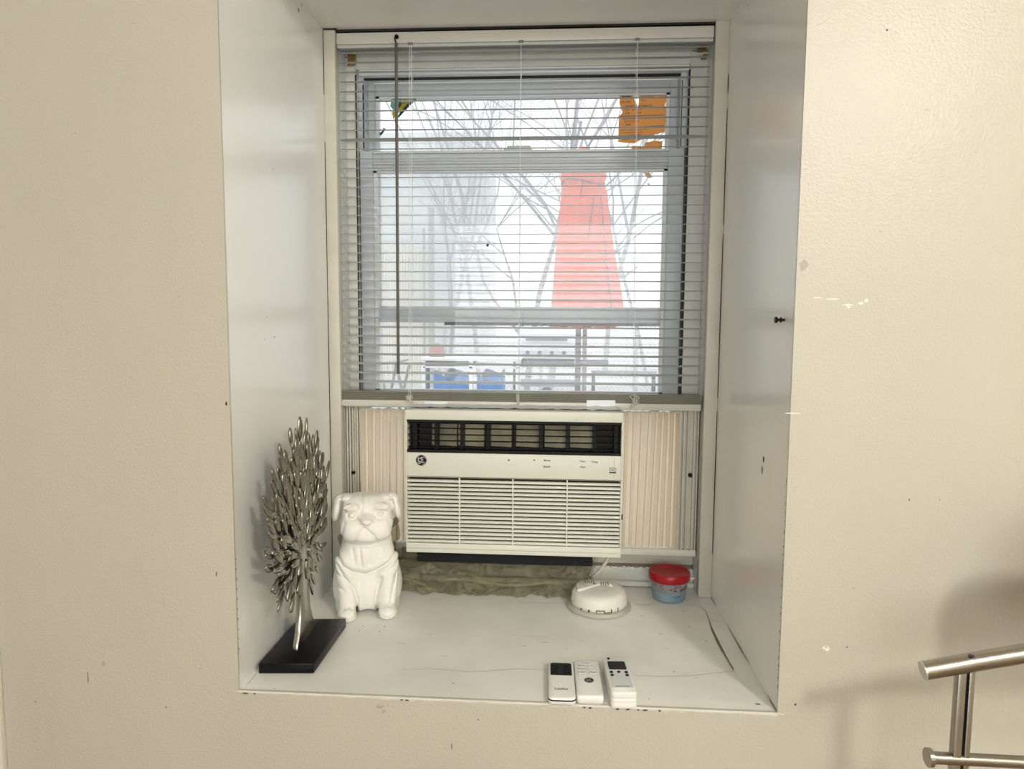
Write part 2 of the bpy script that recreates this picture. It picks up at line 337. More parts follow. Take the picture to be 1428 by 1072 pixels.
# black wall plug / screw in the right reveal
c = rv(1094, 446, 1); s_ = empty('wall_screw', tuple(c), label='small black screw sticking out of the right side of the window recess', cat='screw')
MB().tube([c, c+np.array([-.012, -.001, 0])], .0022, 8).build('shank', BLACKP, s_, smooth=True)
MB().tube([c+np.array([-.0115, -.001, 0]), c+np.array([-.015, -.001, 0])], .0048, 8).build('screw_head', BLACKP, s_)
MB().tube([c+np.array([-.005, 0, 0]), c+np.array([-.0065, 0, 0])], .0045, 8).build('washer', BLACKP, s_)

# ------------------------------------------------------------------ window
WIN = empty('window_1', (0, .56, 0), kind='structure')
GAP = BLACK
# casing boards and dark joints
MB().box(XL, -.405, D, .50, 0, H).build('casing', CASING, WIN, bevel=.0015)
MB().hexa([(.4035, D, 0), (XR, D, 0), (XR, .5, 0), (.4035, .5, 0), (.4035, D, H), (XR, D, H), (XR, .5, H), (.4035, .5, H)]).build('casing', CASING, WIN, bevel=.0015)
m = MB()
for z0, z1, s in ((1.10, H, -1), (.0, .75, -1), (.75, 1.0, -1), (.82, 1.06, 1), (.45, .80, 1), (.1, .42, 1), (1.09, 1.13, 1)):
    x = XL+.0006 if s < 0 else XR-.0009
    m.ribbon([(x, D, z0), (x, D, (z0+z1)/2), (x, D, z1)], [.0012, .0022, .0012], (0, -1, 0), .0006)
m.ribbon([(XL, D, H-.001), (-.40, D, H-.002)], .0045, (0, -1, 0), .0012)
m.ribbon([(-.41, .478, H-.003), (.0, .478, H-.0022), (.402, .478, H-.002)], [.005, .0042, .004], (0, -1, 0), .0005)
m.build('joint_gap', GAP, WIN)
MB().box(-.405, .4035, .4785, .4990, H-.0040, H).build('head_gap', GAP, WIN)
# jambs, head and stool of the frame
m = MB()
m.box(-.431, -.405, .50, .66, 0, H); m.box(.4035, .4324, .50, .66, 0, H); m.build('jamb', VINYLW, WIN)
m = MB(); m.box(-.405, -.383, .548, .66, .07, H-.035); m.box(.366, .4035, .548, .66, .07, H-.035); m.build('jamb_liner', JAMB, WIN, bevel=.001)
m = MB(); m.box(-.3832, -.3806, .5462, .5482, .42, 1.165); m.box(.3625, .3662, .5462, .5482, .42, 1.165); m.build('track_gap', GAP, WIN)
m = MB(); m.box(-.3725, -.3700, .5692, .5712, 1.004, 1.150); m.box(.3520, .3535, .5692, .5712, 1.004, 1.150); m.build('balance_gap', GAP, WIN)
m = MB(); m.box(-.383, -.3700, .571, .66, 1.002, 1.178); m.box(.3500, .3662, .571, .66, 1.002, 1.178); m.box(-.370, -.3540, .636, .66, .40, 1.165); m.box(.333, .3500, .636, .66, .40, 1.165); m.box(-.383, -.370, .592, .66, .40, 1.002); m.box(.3500, .3662, .592, .66, .40, 1.002); m.build('balance_channel', VINYL, WIN)
MB().box(-.405, .4035, .54, .66, 1.2049, H).build('head_jamb', JAMB, WIN, bevel=.001)
MB().box(-.385, .372, .552, .66, 1.1785, 1.2049).build('head_stop', JAMB, WIN)
MB().box(-.377, .366, .556, .60, 1.166, 1.190).build('head_channel', VINYLW, WIN, bevel=.002)
MB().box(-.372, .362, .575, .60, 1.1635, 1.166).build('head_gasket', GAP, WIN)
m = MB(); m.box(-.405, .4035, .535, .66, .0, .040); m.box(-.405, .4035, .52, .66, .0, .012); m.build('stool', JAMB, WIN, bevel=.003)
m = MB(); m.box(-.405, .4035, .545, .66, .046, .090); m.build('bottom_rail_stop', CASING, WIN, bevel=.003)
m = MB(); m.box(-.40, .40, .5445, .56, .038, .047); m.build('stool_gap', CHIPB, WIN)
m = MB()
for k in range(26):
    x = .13+.25*k/26; blob(m, (x+random.uniform(-.004, .004), .5335, .041+random.uniform(-.002, .002)), .005, .0022, X3, Z3, (0, -1, 0), th=.001)
m.build('flaking_paint', PALE, WIN)
def sash(name, x0, x1, z0, z1, gx0, gx1, gz0, gz1, y, lab):
    s = MB().box(x0, gx0, y, y+.028, z0, z1).box(gx1, x1, y, y+.028, z0, z1).build(name, VINYL, WIN, bevel=.0015, label=lab)
    MB().box(gx0, gx1, y, y+.028, gz1, z1).build('top_rail', VINYL, s, bevel=.002)
    MB().box(gx0, gx1, y, y+.028, z0, gz0).build('bottom_rail', VINYL, s, bevel=.002)
    mm = MB()
    for a in ((gx0, gx0+.008, gz0, gz1), (gx1-.008, gx1, gz0, gz1), (gx0, gx1, gz0, gz0+.006), (gx0, gx1, gz1-.004, gz1)): mm.box(a[0], a[1], y+.006, y+.022, a[2], a[3])
    mm.build('glazing_bead', VINYLW, s)
    MB().box(gx0+.002, gx1-.002, y+.013, y+.016, gz0+.002, gz1-.002).build('glass_pane', GLASS, s)
    return s
lower = sash('lower_sash', -.3790, .3605, .428, 1.000, -.3490, .3250, .443, .9560, .563, 'raised lower sash resting on the air conditioner')
upper = sash('upper_sash', -.3700, .3500, .607, 1.163, -.3530, .3320, .640, 1.1350, .606, 'upper sash with torn stickers')
MB().box(-.345, .325, .555, .5635, .9930, .9975).build('meeting_lip', VINYLW, WIN, bevel=.001)
MB().box(-.345, .325, .556, .5635, .9690, .9730).build('meeting_lip', VINYLW, WIN, bevel=.001)
MB().box(-.19, .338, .6050, .612, .6010, .6085).build('sash_gasket', GAP, WIN)
# sash latch on the meeting rail
m = MB()
a = at(702, 211, .57); b = at(742, 203, .57); m.box(a[0], b[0], .566, .592, 1.0, 1.005); m.box(a[0]+.008, b[0]-.003, .570, .588, 1.005, 1.011)
m.build('sash_lock', VINYL, WIN, bevel=.0015)
m = MB()  # screw holes in the head
for px, py in ((524, 67), (531, 67), (538, 67.5), (932, 57), (940, 56.5), (946, 57)):
    c = at(px, py, .54); c[2] += .0; m.lathe([(.0028, 0), (.0028, .001)], (c[0], .5395, min(c[2], H-.003)), 10, 'y')
m.build('screw_hole', GAP, WIN)

# window stickers and tape
def sticker(name, polys, Y, mats, label, cat, texts=()):
    c0 = at(*polys[0][0][0], Y); root = empty(name, tuple(c0), label=label, cat=cat)
    for pts, nm, idx in polys:
        mm = MB(); i = idx; mm.prism([at(x, y, Y-(.0004 if i else 0)) for x, y in pts], (0, .0003, 0))
        mm.build(nm, mats[idx], root)
    if texts:
        mm = MB()
        for s, x, y, sz, ang in texts:
            ca, sa = math.cos(math.radians(ang)), math.sin(math.radians(ang))
            textmb(mm, s, at(x, y, Y-.0008), (ca, 0, sa), (-sa, 0, ca), sz, bold=.01)
        mm.build('printing', TEXTG, root)
    return root
YS = .6185
sticker('energy_label', [
    ([(864, 128), (874, 124), (882, 130), (886, 142), (890, 150), (891, 138), (893, 124), (929, 124), (929, 140), (927, 147), (929, 152), (927, 184), (905, 190), (896, 194), (884, 200), (873, 199), (862, 198), (863, 162), (868, 157), (866, 150), (864, 146)], 'label_paper', 0),
    ([(840, 124), (856, 123), (859, 127), (852, 131), (845, 130)], 'label_scrap', 0),
    ([(900, 199), (912, 196), (924, 197), (923, 208), (880, 208), (882, 203), (898, 204)], 'label_scrap', 0),
    ([(867, 127), (870, 124.5), (876, 124.5), (880, 128), (880, 136), (867, 136)], 'logo_block', 1),
    ([(864, 178), (926, 175), (926, 175.8), (864, 178.8)], 'label_rule', 1), ([(864, 162), (926, 159.5), (926, 160.3), (864, 162.8)], 'label_rule', 1)],
    YS, [ORANGE, TEXTG], 'torn orange energy label on the upper window pane, top right', 'sticker',
    [('CERTIFIED', 865, 143.5, .0050, 1), ('XBR  41', 898, 128, .0075, 1), ('Low-E  Argon', 894, 136, .0048, 1), ('Vinyl', 894, 141, .0045, 1), ('ENERGY PERFORMANCE', 872, 149.5, .0056, 1), ('U-Factor     Solar Heat Gain', 870, 154, .0036, 1), ('0.30          0.30', 872, 159, .0058, 1),
     ('ADDITIONAL PERFORMANCE RATINGS', 868, 166.5, .0049, 1), ('Visible Transmittance', 870, 170, .0040, 1), ('0.53', 873, 175, .0060, 1), ('Manufacturer stipulates that these ratings conform', 865, 182, .0030, 1), ('procedures for determining whole product', 865, 185.5, .0030, 1), ('For more information', 867, 191, .0048, 6), ('www.nfrc.org', 869, 195.5, .0048, 6)])
sticker('orange_sticker_scrap', [([(887, 233), (901, 233), (905, 240), (910, 247), (903, 249), (898, 241), (891, 240)], 'paper', 0), ([(902, 256), (905, 255), (907, 260), (904, 258)], 'paper_fleck', 0)], YS, [ORANGE, TEXTG], 'small torn orange scrap on the glass just below the meeting rail', 'sticker')
sticker('torn_film_sticker', [
    ([(593, 123.5), (582, 124), (575, 133), (566, 141), (557, 158), (549, 172), (557, 163), (572, 147), (584, 135)], 'film', 0),
    ([(552, 134), (546, 138), (544, 148), (549, 154), (556, 151), (562, 140)], 'faded_film', 1),
    ([(558, 138), (575, 136), (564, 150), (548, 166), (547, 156), (555, 148)], 'yellow_film', 2)],
    YS, [GREENS, TEAL, YELLOW], 'torn green and yellow sticker at the top left of the upper pane', 'sticker', [('BLA', 557, 150, .017, 42)])
sticker('green_sticker_corner', [([(526, 180), (531, 185), (535, 178), (538, 180), (533, 187), (527, 192), (526, 190)], 'film', 0)], YS, [GREENS], 'small dark green sticker corner on the upper pane beside its left edge', 'sticker')
sticker('masking_tape', [([(485, 75), (496, 75), (495, 90), (484, 92)], 'tape', 0)], .538, [TAPE], 'brown tape scrap at the top left corner of the window frame', 'tape')
sticker('masking_tape', [([(973, 64), (986, 62), (986, 71), (973, 73)], 'tape', 0), ([(975, 76), (979, 78), (981, 75), (987, 75), (986, 82), (978, 82)], 'tape', 0)], .538, [TAPE], 'two brown tape scraps at the top right corner of the window frame', 'tape')
fly = MB(); c = at(680, 341, .575); fly.prism([at(678, 343, .575), at(679, 339, .575), at(682, 338, .575), at(682, 341, .575), at(680, 344, .575)], (0, .001, 0)); tag(fly.build('dead_fly', BLACKP), 'dead fly stuck on the window glass left of centre', 'insect')
m = MB(); dirt = [(648, 441, 6, 1.2), (652, 443, 4, 1), (716, 433, 5, 1.4), (724, 434, 6, 1), (735, 440, 2, 1)]
for px, py, a, b in dirt: blob(m, at(px, py, .6045), a*.001, b*.001, X3, Z3, (0, -1, 0))
m.build('dirt', SCUFF, WIN)

# ------------------------------------------------------------------ venetian blind
BL = empty('venetian_blind', (0, .50, 1.235), label='white horizontal venetian blind, slats open, hanging in the window recess', cat='blind')
m = MB(); m.box(-.4045, .4020, .4790, .5060, 1.2065, 1.2315); m.build('headrail', HEADR, BL, bevel=.003)
MB().box(-.4035, .4010, .4800, .5050, 1.1995, 1.2062).build('valance_lip', SLATM, BL, bevel=.0015)
YB = .4925; SW = .0125
def slat_mesh(tilt, m, name, z, x0=-.4025, x1=.3990, parent=BL, bow=0.):
    mb = MB(); ca, sa = math.cos(tilt), math.sin(tilt); N = 14; vs = []; K = 5
    for i in range(N+1):
        x = x0+(x1-x0)*i/N; w = SW*(.55 if i in (0, N) else 1)
        for k in range(K):
            q = -1+2*k/(K-1); cv = .0016*(1-q*q); yy = q*w
            vs.append((x, YB+yy*ca-cv*sa, z+yy*sa+cv*ca+bow*math.sin(PI*i/N)))
    fs = [(i*K+k, i*K+k+1, (i+1)*K+k+1, (i+1)*K+k) for i in range(N) for k in range(K-1)]
    mb.add(vs, fs); return mb.build(name, m, parent, smooth=True)
z = 1.1905; n = 0; DZ = .02053; base = None
zs = [1.1930-DZ*i for i in range(36)]
tl = .15
for i, z in enumerate(zs):
    if base is None or i == 9:
        s = slat_mesh(tl if i != 9 else -.10, SLATM, 'slat', z)
        if base is None: base = s; zb = z
    else:
        s = copyto(base, (0, 0, z-zb)); s.rotation_euler = (0, random.uniform(-.0006, .0006)+(.001-.00005*i), 0)
# stacked slats on the bottom rail
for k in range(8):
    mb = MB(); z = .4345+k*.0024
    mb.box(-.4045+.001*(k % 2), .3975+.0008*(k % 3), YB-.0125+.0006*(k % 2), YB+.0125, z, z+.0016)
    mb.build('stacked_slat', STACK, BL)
m = MB(); m.box(-.4060, .3985, YB-.0135, YB+.0135, .4175, .4335); m.build('bottom_rail', HEADR, BL, bevel=.003)
# ladder cords
for px in (574, 727, 888):
    m = MB(); pt = at(px, 62, YB); pb = at(px+(-1 if px < 700 else -4), 548, YB)
    for dy in (-.0132, .0132):
        for dx in (-.0022, .0022) if dy < 0 and px == 574 else (0,):
            m.tube([(pt[0]+dx, YB+dy, 1.206), ((pt[0]+pb[0])/2+dx, YB+dy, .82), (pb[0]+dx, YB+dy, .436)], .00055, 5)
    m.build('ladder_cord', WTAPE, BL)
    MB().box(pt[0]-.005, pt[0]+.005, .4775, .4800, 1.2035, 1.2085).build('cord_guide', STACK, BL)
    m = MB()   # tangled cord ends over the stacked slats
    random.seed(px)
    P = []
    for k in range(26): P.append((pb[0]+random.uniform(-.012, .012) if px != 727 else pb[0]+random.uniform(-.004, .004), YB-.0150-random.random()*.004, .440+random.uniform(-.018, .014)))
    Q = []
    for k in range(len(P)-1):
        for tt in (0, .33, .66): Q.append(tuple(P[k][j]*(1-tt)+P[k+1][j]*tt for j in range(3)))
    m.tube(Q, .0006, 5); m.build('loose_cord', HEADR, BL, smooth=True)
# tilt wand
a = at(552.5, 60, .472); b = at(555.5, 521, .472)
WANDM = mat('grey_wand_plastic', (.10, .098, .085), .3)
m = MB(); m.tube([tuple(a), tuple((a+b)/2), tuple(b)], .0036, 6); tw_ = m.build('tilt_wand', WANDM, BL)
m = MB(); m.tube([(a[0], .4785, 1.2190), (a[0], .468, 1.2195), (a[0]-.002, .466, 1.212), (a[0], .471, 1.204), (a[0], .472, 1.200)], .0016, 6); m.lathe([(.0042, 0), (.0048, .004), (.003, .007)], (a[0], .4785, 1.2195), 12, 'y'); m.build('wand_hook', BLACKP, tw_)
# tape pieces holding the bottom rail
for x0, x1, y0, y1, w in ((592, 624, 560, 570, 0), (818, 858, 558, 572, 1)):
    p = [at(x0, y0, YB-.0142), at(x1, y0, YB-.0142), at(x1, y1, YB-.0142), at(x0, y1, YB-.0142)]
    mb = MB().prism(p, (0, -.0003, 0)); o = mb.build('white_tape', WTAPE); tag(o, ('white tape strip over the bottom rail of the blind, left', 'white tape strip over the bottom rail of the blind, right')[w], 'tape')

# ------------------------------------------------------------------ air conditioner
AY = .40; ax0, ax1 = -.2425, .2230; az0, az1 = .1085, .4225
AC = empty('window_air_conditioner', ((ax0+ax1)/2, AY, az0), label='cream window air conditioner with a black top outlet and slatted front grille', cat='air conditioner')
MB().box(ax0+.006, ax1-.006, AY+.045, .80, az0+.006, .4180).build('housing', ACW, AC, bevel=.004)
OT, OB = .4010, .3300      # outlet
GT, GB = .2780, .1300      # louvre field
m = MB()
m.box(ax0, ax1, AY, AY+.05, OT, az1); m.box(ax0, ax0+.0035, AY, AY+.05, GB, OT); m.box(ax1-.0035, ax1, AY, AY+.05, GB, OT)
m.box(ax0, ax1, AY, AY+.05, az0, GB)
m.build('front_frame', ACW, AC, bevel=.0025)
cp = MB().box(ax0+.0035, ax1-.0035, AY-.0008, AY+.045, GT, OB).build('control_panel', ACW, AC, bevel=.0012)
m = MB(); m.box(ax0+.001, ax1-.001, AY-.0005, AY+.002, GT-.0018, GT-.0008); m.box(ax0+.001, ax1-.001, AY-.0004, AY+.001, .1180, .1187); m.box(ax1-.018, ax1-.0174, AY-.0012, AY, .284, .326); m.build('seam_or_fold', SCUFF, AC)
MB().box(ax0+.0035, ax1-.0035, AY+.034, AY+.044, GB, GT-.002).build('grille_back', ACD, AC)
n = 16; pitch = (GT-.006-GB)/n; b0 = None
for i in range(n):
    z = GB+pitch*(i+.5)
    if b0 is None:
        mb = MB(); x0, x1 = ax0+.0038, ax1-.0038
        sec = [(AY+.0010, z+.0010), (AY+.0002, z-.0022), (AY+.0016, z-.0026), (AY+.008, z+.0010), (AY+.008, z+.0026), (AY+.003, z+.0026)]
        mb.add([(x0, y, q) for y, q in sec]+[(x1, y, q) for y, q in sec], [tuple(range(6)), tuple(range(11, 5, -1))]+[(k, k+6, (k+1) % 6+6, (k+1) % 6) for k in range(6)])
        b0 = mb.build('louver', ACW, AC, bevel=.0005, seg=1); zb = z
    else: copyto(b0, (0, 0, z-zb))
for px in (640.5, 715, 790.5):
    x = at(px, 710, AY)[0]; MB().box(x-.0013, x+.0013, AY-.0006, AY+.022, GB-.001, GT-.002).build('grille_bar', ACW, AC)
# outlet: dark recess, olive duct, vanes
MB().box(ax0+.0035, ax1-.0035, AY+.040, AY+.045, OB, OT).build('outlet_back', BLACKP, AC)
m = MB()
for k, (a, b) in enumerate(((-.19, -.135), (-.132, -.075), (-.070, -.015), (-.005, .052), (.057, .105), (.112, .165))):
    m.hexa([(a, AY+.030, OB+.012), (b, AY+.030, OB+.010), (b, AY+.039, OB+.010), (a, AY+.039, OB+.012), (a, AY+.036, OT-.012), (b, AY+.036, OT-.010), (b, AY+.039, OT-.010), (a, AY+.039, OT-.012)])
m.build('duct_plate', OLIVE, AC)
v0 = None
for px in (607, 643, 680, 717, 754, 792, 830, 577, 860):
    x = at(px, 608, AY)[0]; w = .0042 if px != 717 else .0016
    MB().box(x-w, x+w, AY+.016, AY+.038, OB, OT).build('outlet_vane', BLACKP, AC)
h0 = MB().box(ax0+.004, ax1-.004, AY+.008, AY+.020, OB+.010, OB+.0112).build('outlet_slat', BLACKP, AC)
for dz in (.0135, .027, .0405, .052): copyto(h0, (0, 0, dz))
m = MB(); m.box(ax0+.0035, ax1-.0035, AY+.001, AY+.014, OB, OB+.006); m.box(ax0+.0035, ax1-.0035, AY+.001, AY+.014, OT-.005, OT); m.build('outlet_trim', BLACKP, AC)
# badge and lettering
def badge(c, r, R, U, parent, name='badge'):
    R = Vector(R); U = Vector(U); N = R.cross(U); c = Vector(c); mb = MB()
    disc = [c+R*r*math.cos(a)+U*r*math.sin(a) for a in [2*PI*k/32 for k in range(32)]]
    mb.add([p+N*.0002 for p in disc]+[p+N*.0009 for p in disc], [tuple(range(32, 64))]+[(k, (k+1) % 32, 32+(k+1) % 32, 32+k) for k in range(32)], 0)
    def ring(r0, r1, mi, h=.0011, a0=0, a1=2*PI, n=32, cc=(0, 0)):
        v = []
        for k in range(n+1):
            a = a0+(a1-a0)*k/n
            for q in (r0, r1): v.append(c+R*(cc[0]*r+q*r*math.cos(a))+U*(cc[1]*r+q*r*math.sin(a))+N*h)
        mb.add(v, [(2*k, 2*k+1, 2*k+3, 2*k+2) for k in range(n)], mi)
    ring(.90, 1.0, 1)
    for k in range(4): ring(.74, .80, 1, a0=k*PI/2+.35, a1=k*PI/2+1.15, n=8)     # curls on the rim
    ring(.20, .32, 1, cc=(-.28, .08), a0=.4, a1=5.2, n=14); ring(.12, .22, 1, cc=(-.24, -.36), a0=2.4, a1=7.4, n=12)   # script G
    ring(.13, .23, 1, cc=(.24, .28), a0=.6, a1=4.9, n=12); ring(.15, .26, 1, cc=(.26, -.16), a0=1.2, a1=5.9, n=12); ring(.08, .15, 1, cc=(.05, .45), a0=0, a1=5, n=8)
    return mb.build(name, [BLACKP, SILVER], parent)
c = at(587.5, 641.5, AY-.001); badge(c, .0128, (1, 0, 0), (0, 0, 1), cp)
for s, px, py, sz in (('Mode', 758.5, 643, .0060), ('Speed', 757.5, 651.5, .0060), ('Timer', 808, 644, .0055), ('Temp', 824.5, 645, .0060), ('Auto', 809, 652, .0055)):
    m = MB(); textmb(m, s, at(px, py, AY-.0012), (1, 0, 0), (0, 0, 1), sz, bold=.02); m.build('lettering', TEXTG, cp)
for px, py, r in ((709.5, 641.5, .0020), (745, 641.5, .0018)):
    m = MB(); c = at(px, py, AY-.0013); m.lathe([(r, 0), (r, .0002)], c, 14, 'y'); m.build('indicator_dot', TEXTG, cp)
c = at(854.5, 656, AY-.0013); m = MB()
for a in ((-.007, -.0062, -.006, .006), (.0062, .007, -.006, .006), (-.007, .007, -.006, -.0028), (-.007, .007, .0052, .006), (-.004, .003, 0, .0012)): m.box(c[0]+a[0], c[0]+a[1], AY-.0012, AY-.0008, c[2]+a[2], c[2]+a[3])
textmb(m, 'ENERGY', (c[0]-.0055, AY-.0014, c[2]+.002), (1, 0, 0), (0, 0, 1), .003)
m.build('label_emblem', TEXTG, cp)
m = MB(); m.box(ax0-.0016, ax0+.001, AY+.01, AY+.016, .190, .198); m.build('side_clip', BLACKP, AC); m = MB(); m.box(ax1-.001, ax1+.0028, AY+.006, AY+.014, .191, .201); m.build('side_clip', BLACKP, AC)
# insulation and foil strip between the unit and the sash
m = MB(); vs = []; nx = 60
for i in range(nx+1):
    x = ax0+.004+(ax1-ax0-.006)*i/nx
    for j in range(5): vs.append((x, AY+.03+.13*j/4, .4245+.002*math.sin(i*1.3+j)*random.random()+.0015*j))
m.add(vs, [(i*5+j, i*5+j+1, (i+1)*5+j+1, (i+1)*5+j) for i in range(nx) for j in range(4)])
o = m.build('sealing_film', WTAPE, smooth=True); tag(o, 'crinkled white sealing film lying on top of the air conditioner', 'plastic film')
# black foam underneath
m = MB(); m.box(-.225, .165, AY+.035, .50, .076, .1145); fo = m.build('foam_block', BLACKP); tag(fo, 'black foam strip under the air conditioner', 'foam')

CREASE = mat('curtain_crease', (.60, .48, .37), .6)  # darker strips along the creases, also standing in for pleat shading
# accordion side panels
def accordion(x0, x1, fx0, fx1, xo, z0, z1, label, knob, n):
    root = empty('accordion_panel', ((x0+x1)/2, .50, z0), label=label, cat='panel', group='accordion side panels of the air conditioner')
    mb = MB(); lo = []; hi = []; K = n*2
    for k in range(K+1):
        u = k/K; xb = x0+(x1-x0)*u; y = .506+(.012 if k % 2 else 0); lo.append((xb, y, z0+.006))
        xt = xb+(.014*(1-u)*0+0); hi.append((xb+(.010 if xo > 0 else .004)*(1-abs(2*u-1)), y, z1-.012))
    mb.add(lo+hi, [(k, k+1, K+2+k, K+1+k) for k in range(K)]); 
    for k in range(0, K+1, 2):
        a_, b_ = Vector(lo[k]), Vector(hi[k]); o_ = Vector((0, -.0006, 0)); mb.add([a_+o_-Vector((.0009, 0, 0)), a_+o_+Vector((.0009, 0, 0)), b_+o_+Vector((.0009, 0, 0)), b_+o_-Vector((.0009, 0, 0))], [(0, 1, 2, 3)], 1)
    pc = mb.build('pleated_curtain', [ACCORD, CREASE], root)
    mb = MB()
    for k in range(n): xx = x0+(x1-x0)*(k+.5)/n; mb.tube([(xx-.006, .504, z1-.0135), (xx+.002, .500, z1-.011), (xx+.006, .505, z1-.0135)], .0022, 6)
    mb.build('curtain_hook', ACW, pc, smooth=True)
    # outer frame: vertical channel profile with ridges
    a, b = (fx0, fx1)
    mb = MB(); mb.box(a, b, .512, .530, z0-.004, z1)
    w = (b-a)
    for u0, u1 in ((.0, .10), (.20, .30), (.42, .50), (.74, .84), (.93, 1)): mb.box(a+w*u0, a+w*u1, .503, .512, z0-.004, z1)
    mb.build('side_channel', CASING, root, bevel=.0008, seg=1)
    MB().box(min(x0, a), max(x1, b), .500, .530, z0-.010, z0+.004).build('bottom_channel', ACW, root, bevel=.001)
    MB().box(min(x0, a), max(x1, b), .502, .530, z1-.008, z1).build('top_channel', ACW, root, bevel=.001)
    c = at(*knob, .502); MB().lathe([(.0048, 0), (.0048, .004), (.0035, .006)], (c[0], .508, c[2]), 14, 'y').build('screw_knob', BLACKP, root)
accordion(-.370, ax0+.004, -.4025, -.370, -1, .093, .4215, 'pleated cream accordion panel left of the air conditioner', (492, 659), 8)
accordion(ax1-.004, .357, .357, .4000, 1, .093, .4240, 'pleated cream accordion panel right of the air conditioner', (963, 663), 9)

# ------------------------------------------------------------------ plastic wrap and cords on the sill
def wrapsheet(name, x0, x1, prof, seed, label, amp=.010):
    random.seed(seed); nx, ny = 170, 40; vs = []
    ph = [random.uniform(0, 6) for _ in range(12)]
    for i in range(nx+1):
        x = x0+(x1-x0)*i/nx
        for j in range(ny+1):
            u = j/ny; f = u*(len(prof)-1); k = min(int(f), len(prof)-2); q = f-k
            y = prof[k][0]*(1-q)+prof[k+1][0]*q; z = prof[k][1]*(1-q)+prof[k+1][1]*q
            n1 = noise.noise(Vector((x*22+seed, u*5, 1))); n2 = 1-abs(noise.noise(Vector((x*45+seed, u*9, 3))))*2; n3 = 1-abs(noise.noise(Vector((x*14+seed*2, u*4+x*20, 7))))*2.4
            dd = amp*(.8*n1+.7*n2+.8*n3-.5)
            vs.append((x+.010*noise.noise(Vector((x*20, u*6, 9+seed))), y-dd, max(.0015, z*(1+.25*n1)+dd*.6*min(1, z*40))))
    o = MB().add(vs, [(i*(ny+1)+j, i*(ny+1)+j+1, (i+1)*(ny+1)+j+1, (i+1)*(ny+1)+j) for i in range(nx) for j in range(ny)]).build(name, WRAP, smooth=True, auto=60)
    return tag(o, label, 'plastic film')
wrapsheet('plastic_wrap', -.27, .165, [(.445, .002), (.455, .018), (.462, .035), (.475, .048), (.490, .070), (.500, .085)], 3, 'crumpled clear plastic wrap under the air conditioner', .017)
wrapsheet('plastic_wrap', -.405, -.275, [(.43, .002), (.435, .03), (.44, .06), (.45, .09), (.47, .125), (.49, .15)], 9, 'crumpled clear plastic wrap between the metal tree and the dog figurine', .016)
m = MB(); p0 = onz(552, 795, .012); P = [(-.30, .46, .03), (-.27, .425, .024), tuple(onz(562, 804, .010)), tuple(onz(580, 812, .006)), tuple(onz(594, 816, .0055))]
m.tube(P, [.0045]*4+[.005], 10); o = m.build('loose_cable_end', CORD, smooth=True); tag(o, 'short pale cable end on the sill beside the dog figurine', 'cable')
m = MB(); a = [(-.24, .452, .012)]; P = []
for k in range(30):
    u = k/29; P.append((-.17+.27*u, .472+.004*math.sin(u*8), .019+.004*math.sin(u*7+1)))
m.tube(P, .0038, 8); o = m.build('wrapped_cable', CORD, smooth=True); tag(o, 'pale cable running inside the plastic wrap', 'cable')
m = MB(); P = [at(850, 772, .47), at(846, 782, .47), at(838, 794, .475), at(831, 801, .48), at(822, 808, .49)]
m.tube([tuple(p) for p in P], .0040, 10); o = m.build('power_cord', CORD, smooth=True); tag(o, 'cream power cord hanging under the air conditioner above the smoke alarm', 'cable')

# ------------------------------------------------------------------ smoke alarm
sc = (.1785, .402, 0)
SM = empty('smoke_alarm', sc, label='round ivory smoke alarm lying on the sill', cat='smoke alarm')
MB().lathe([(.0660, .0), (.0690, .001), (.0690, .004), (.0660, .008), (.0600, .009)], sc, 56).build('mounting_ring', CLEARRING, SM, smooth=True)
MB().lathe([(.0585, .008), (.0600, .010), (.0605, .016), (.0595, .020), (.0590, .030), (.0560, .036), (.0480, .0395), (.0250, .0410), (.002, .0415)], sc, 64).build('cover', WPL2, SM, smooth=True, auto=60)
m = MB(); pts = []
for k in range(40):
    a = PI*.12+PI*1.02*k/39; pts.append((sc[0]+.047*math.cos(a)*1.0, sc[1]+.045*math.sin(a)))
for k in range(12):
    u = k/11; x = sc[0]-.045+.090*u; y = sc[1]-.010+.020*math.sin((u-.35)*PI*1.2)*1.1; pts.append((x, y))
# raised sensor island with a wavy front edge, on the rear-left of the cover
isl = [(sc[0]-.009+(x-sc[0])*.86, sc[1]+.004+(y-sc[1])*.84, sc[2]+.0385) for x, y in pts]
m.prism(isl, (0, 0, .006)); m.build('sensor_island', WPL2, SM, bevel=.002)
m = MB()
for k in range(5):
    x = sc[0]-.030+k*.0045; m.box(x, x+.0016, sc[1]+.016, sc[1]+.030, .0444, .0449)
for k in range(4):
    x = sc[0]+.004+k*.005; m.box(x, x+.0018, sc[1]+.004, sc[1]+.024, .0444, .0449)
m.box(sc[0]-.012, sc[0]-.007, sc[1]+.010, sc[1]+.015, .0444, .0450)
for k in range(10):
    a = PI+.2*k; m.ribbon([(sc[0]-.027+.007*math.cos(a), sc[1]+.006+.007*math.sin(a), .0445), (sc[0]-.027+.007*math.cos(a+.2), sc[1]+.006+.007*math.sin(a+.2), .0445)], .0012, (0, 0, 1), .0003)
m.build('vent_slot', TEXTG, SM)
m = MB()
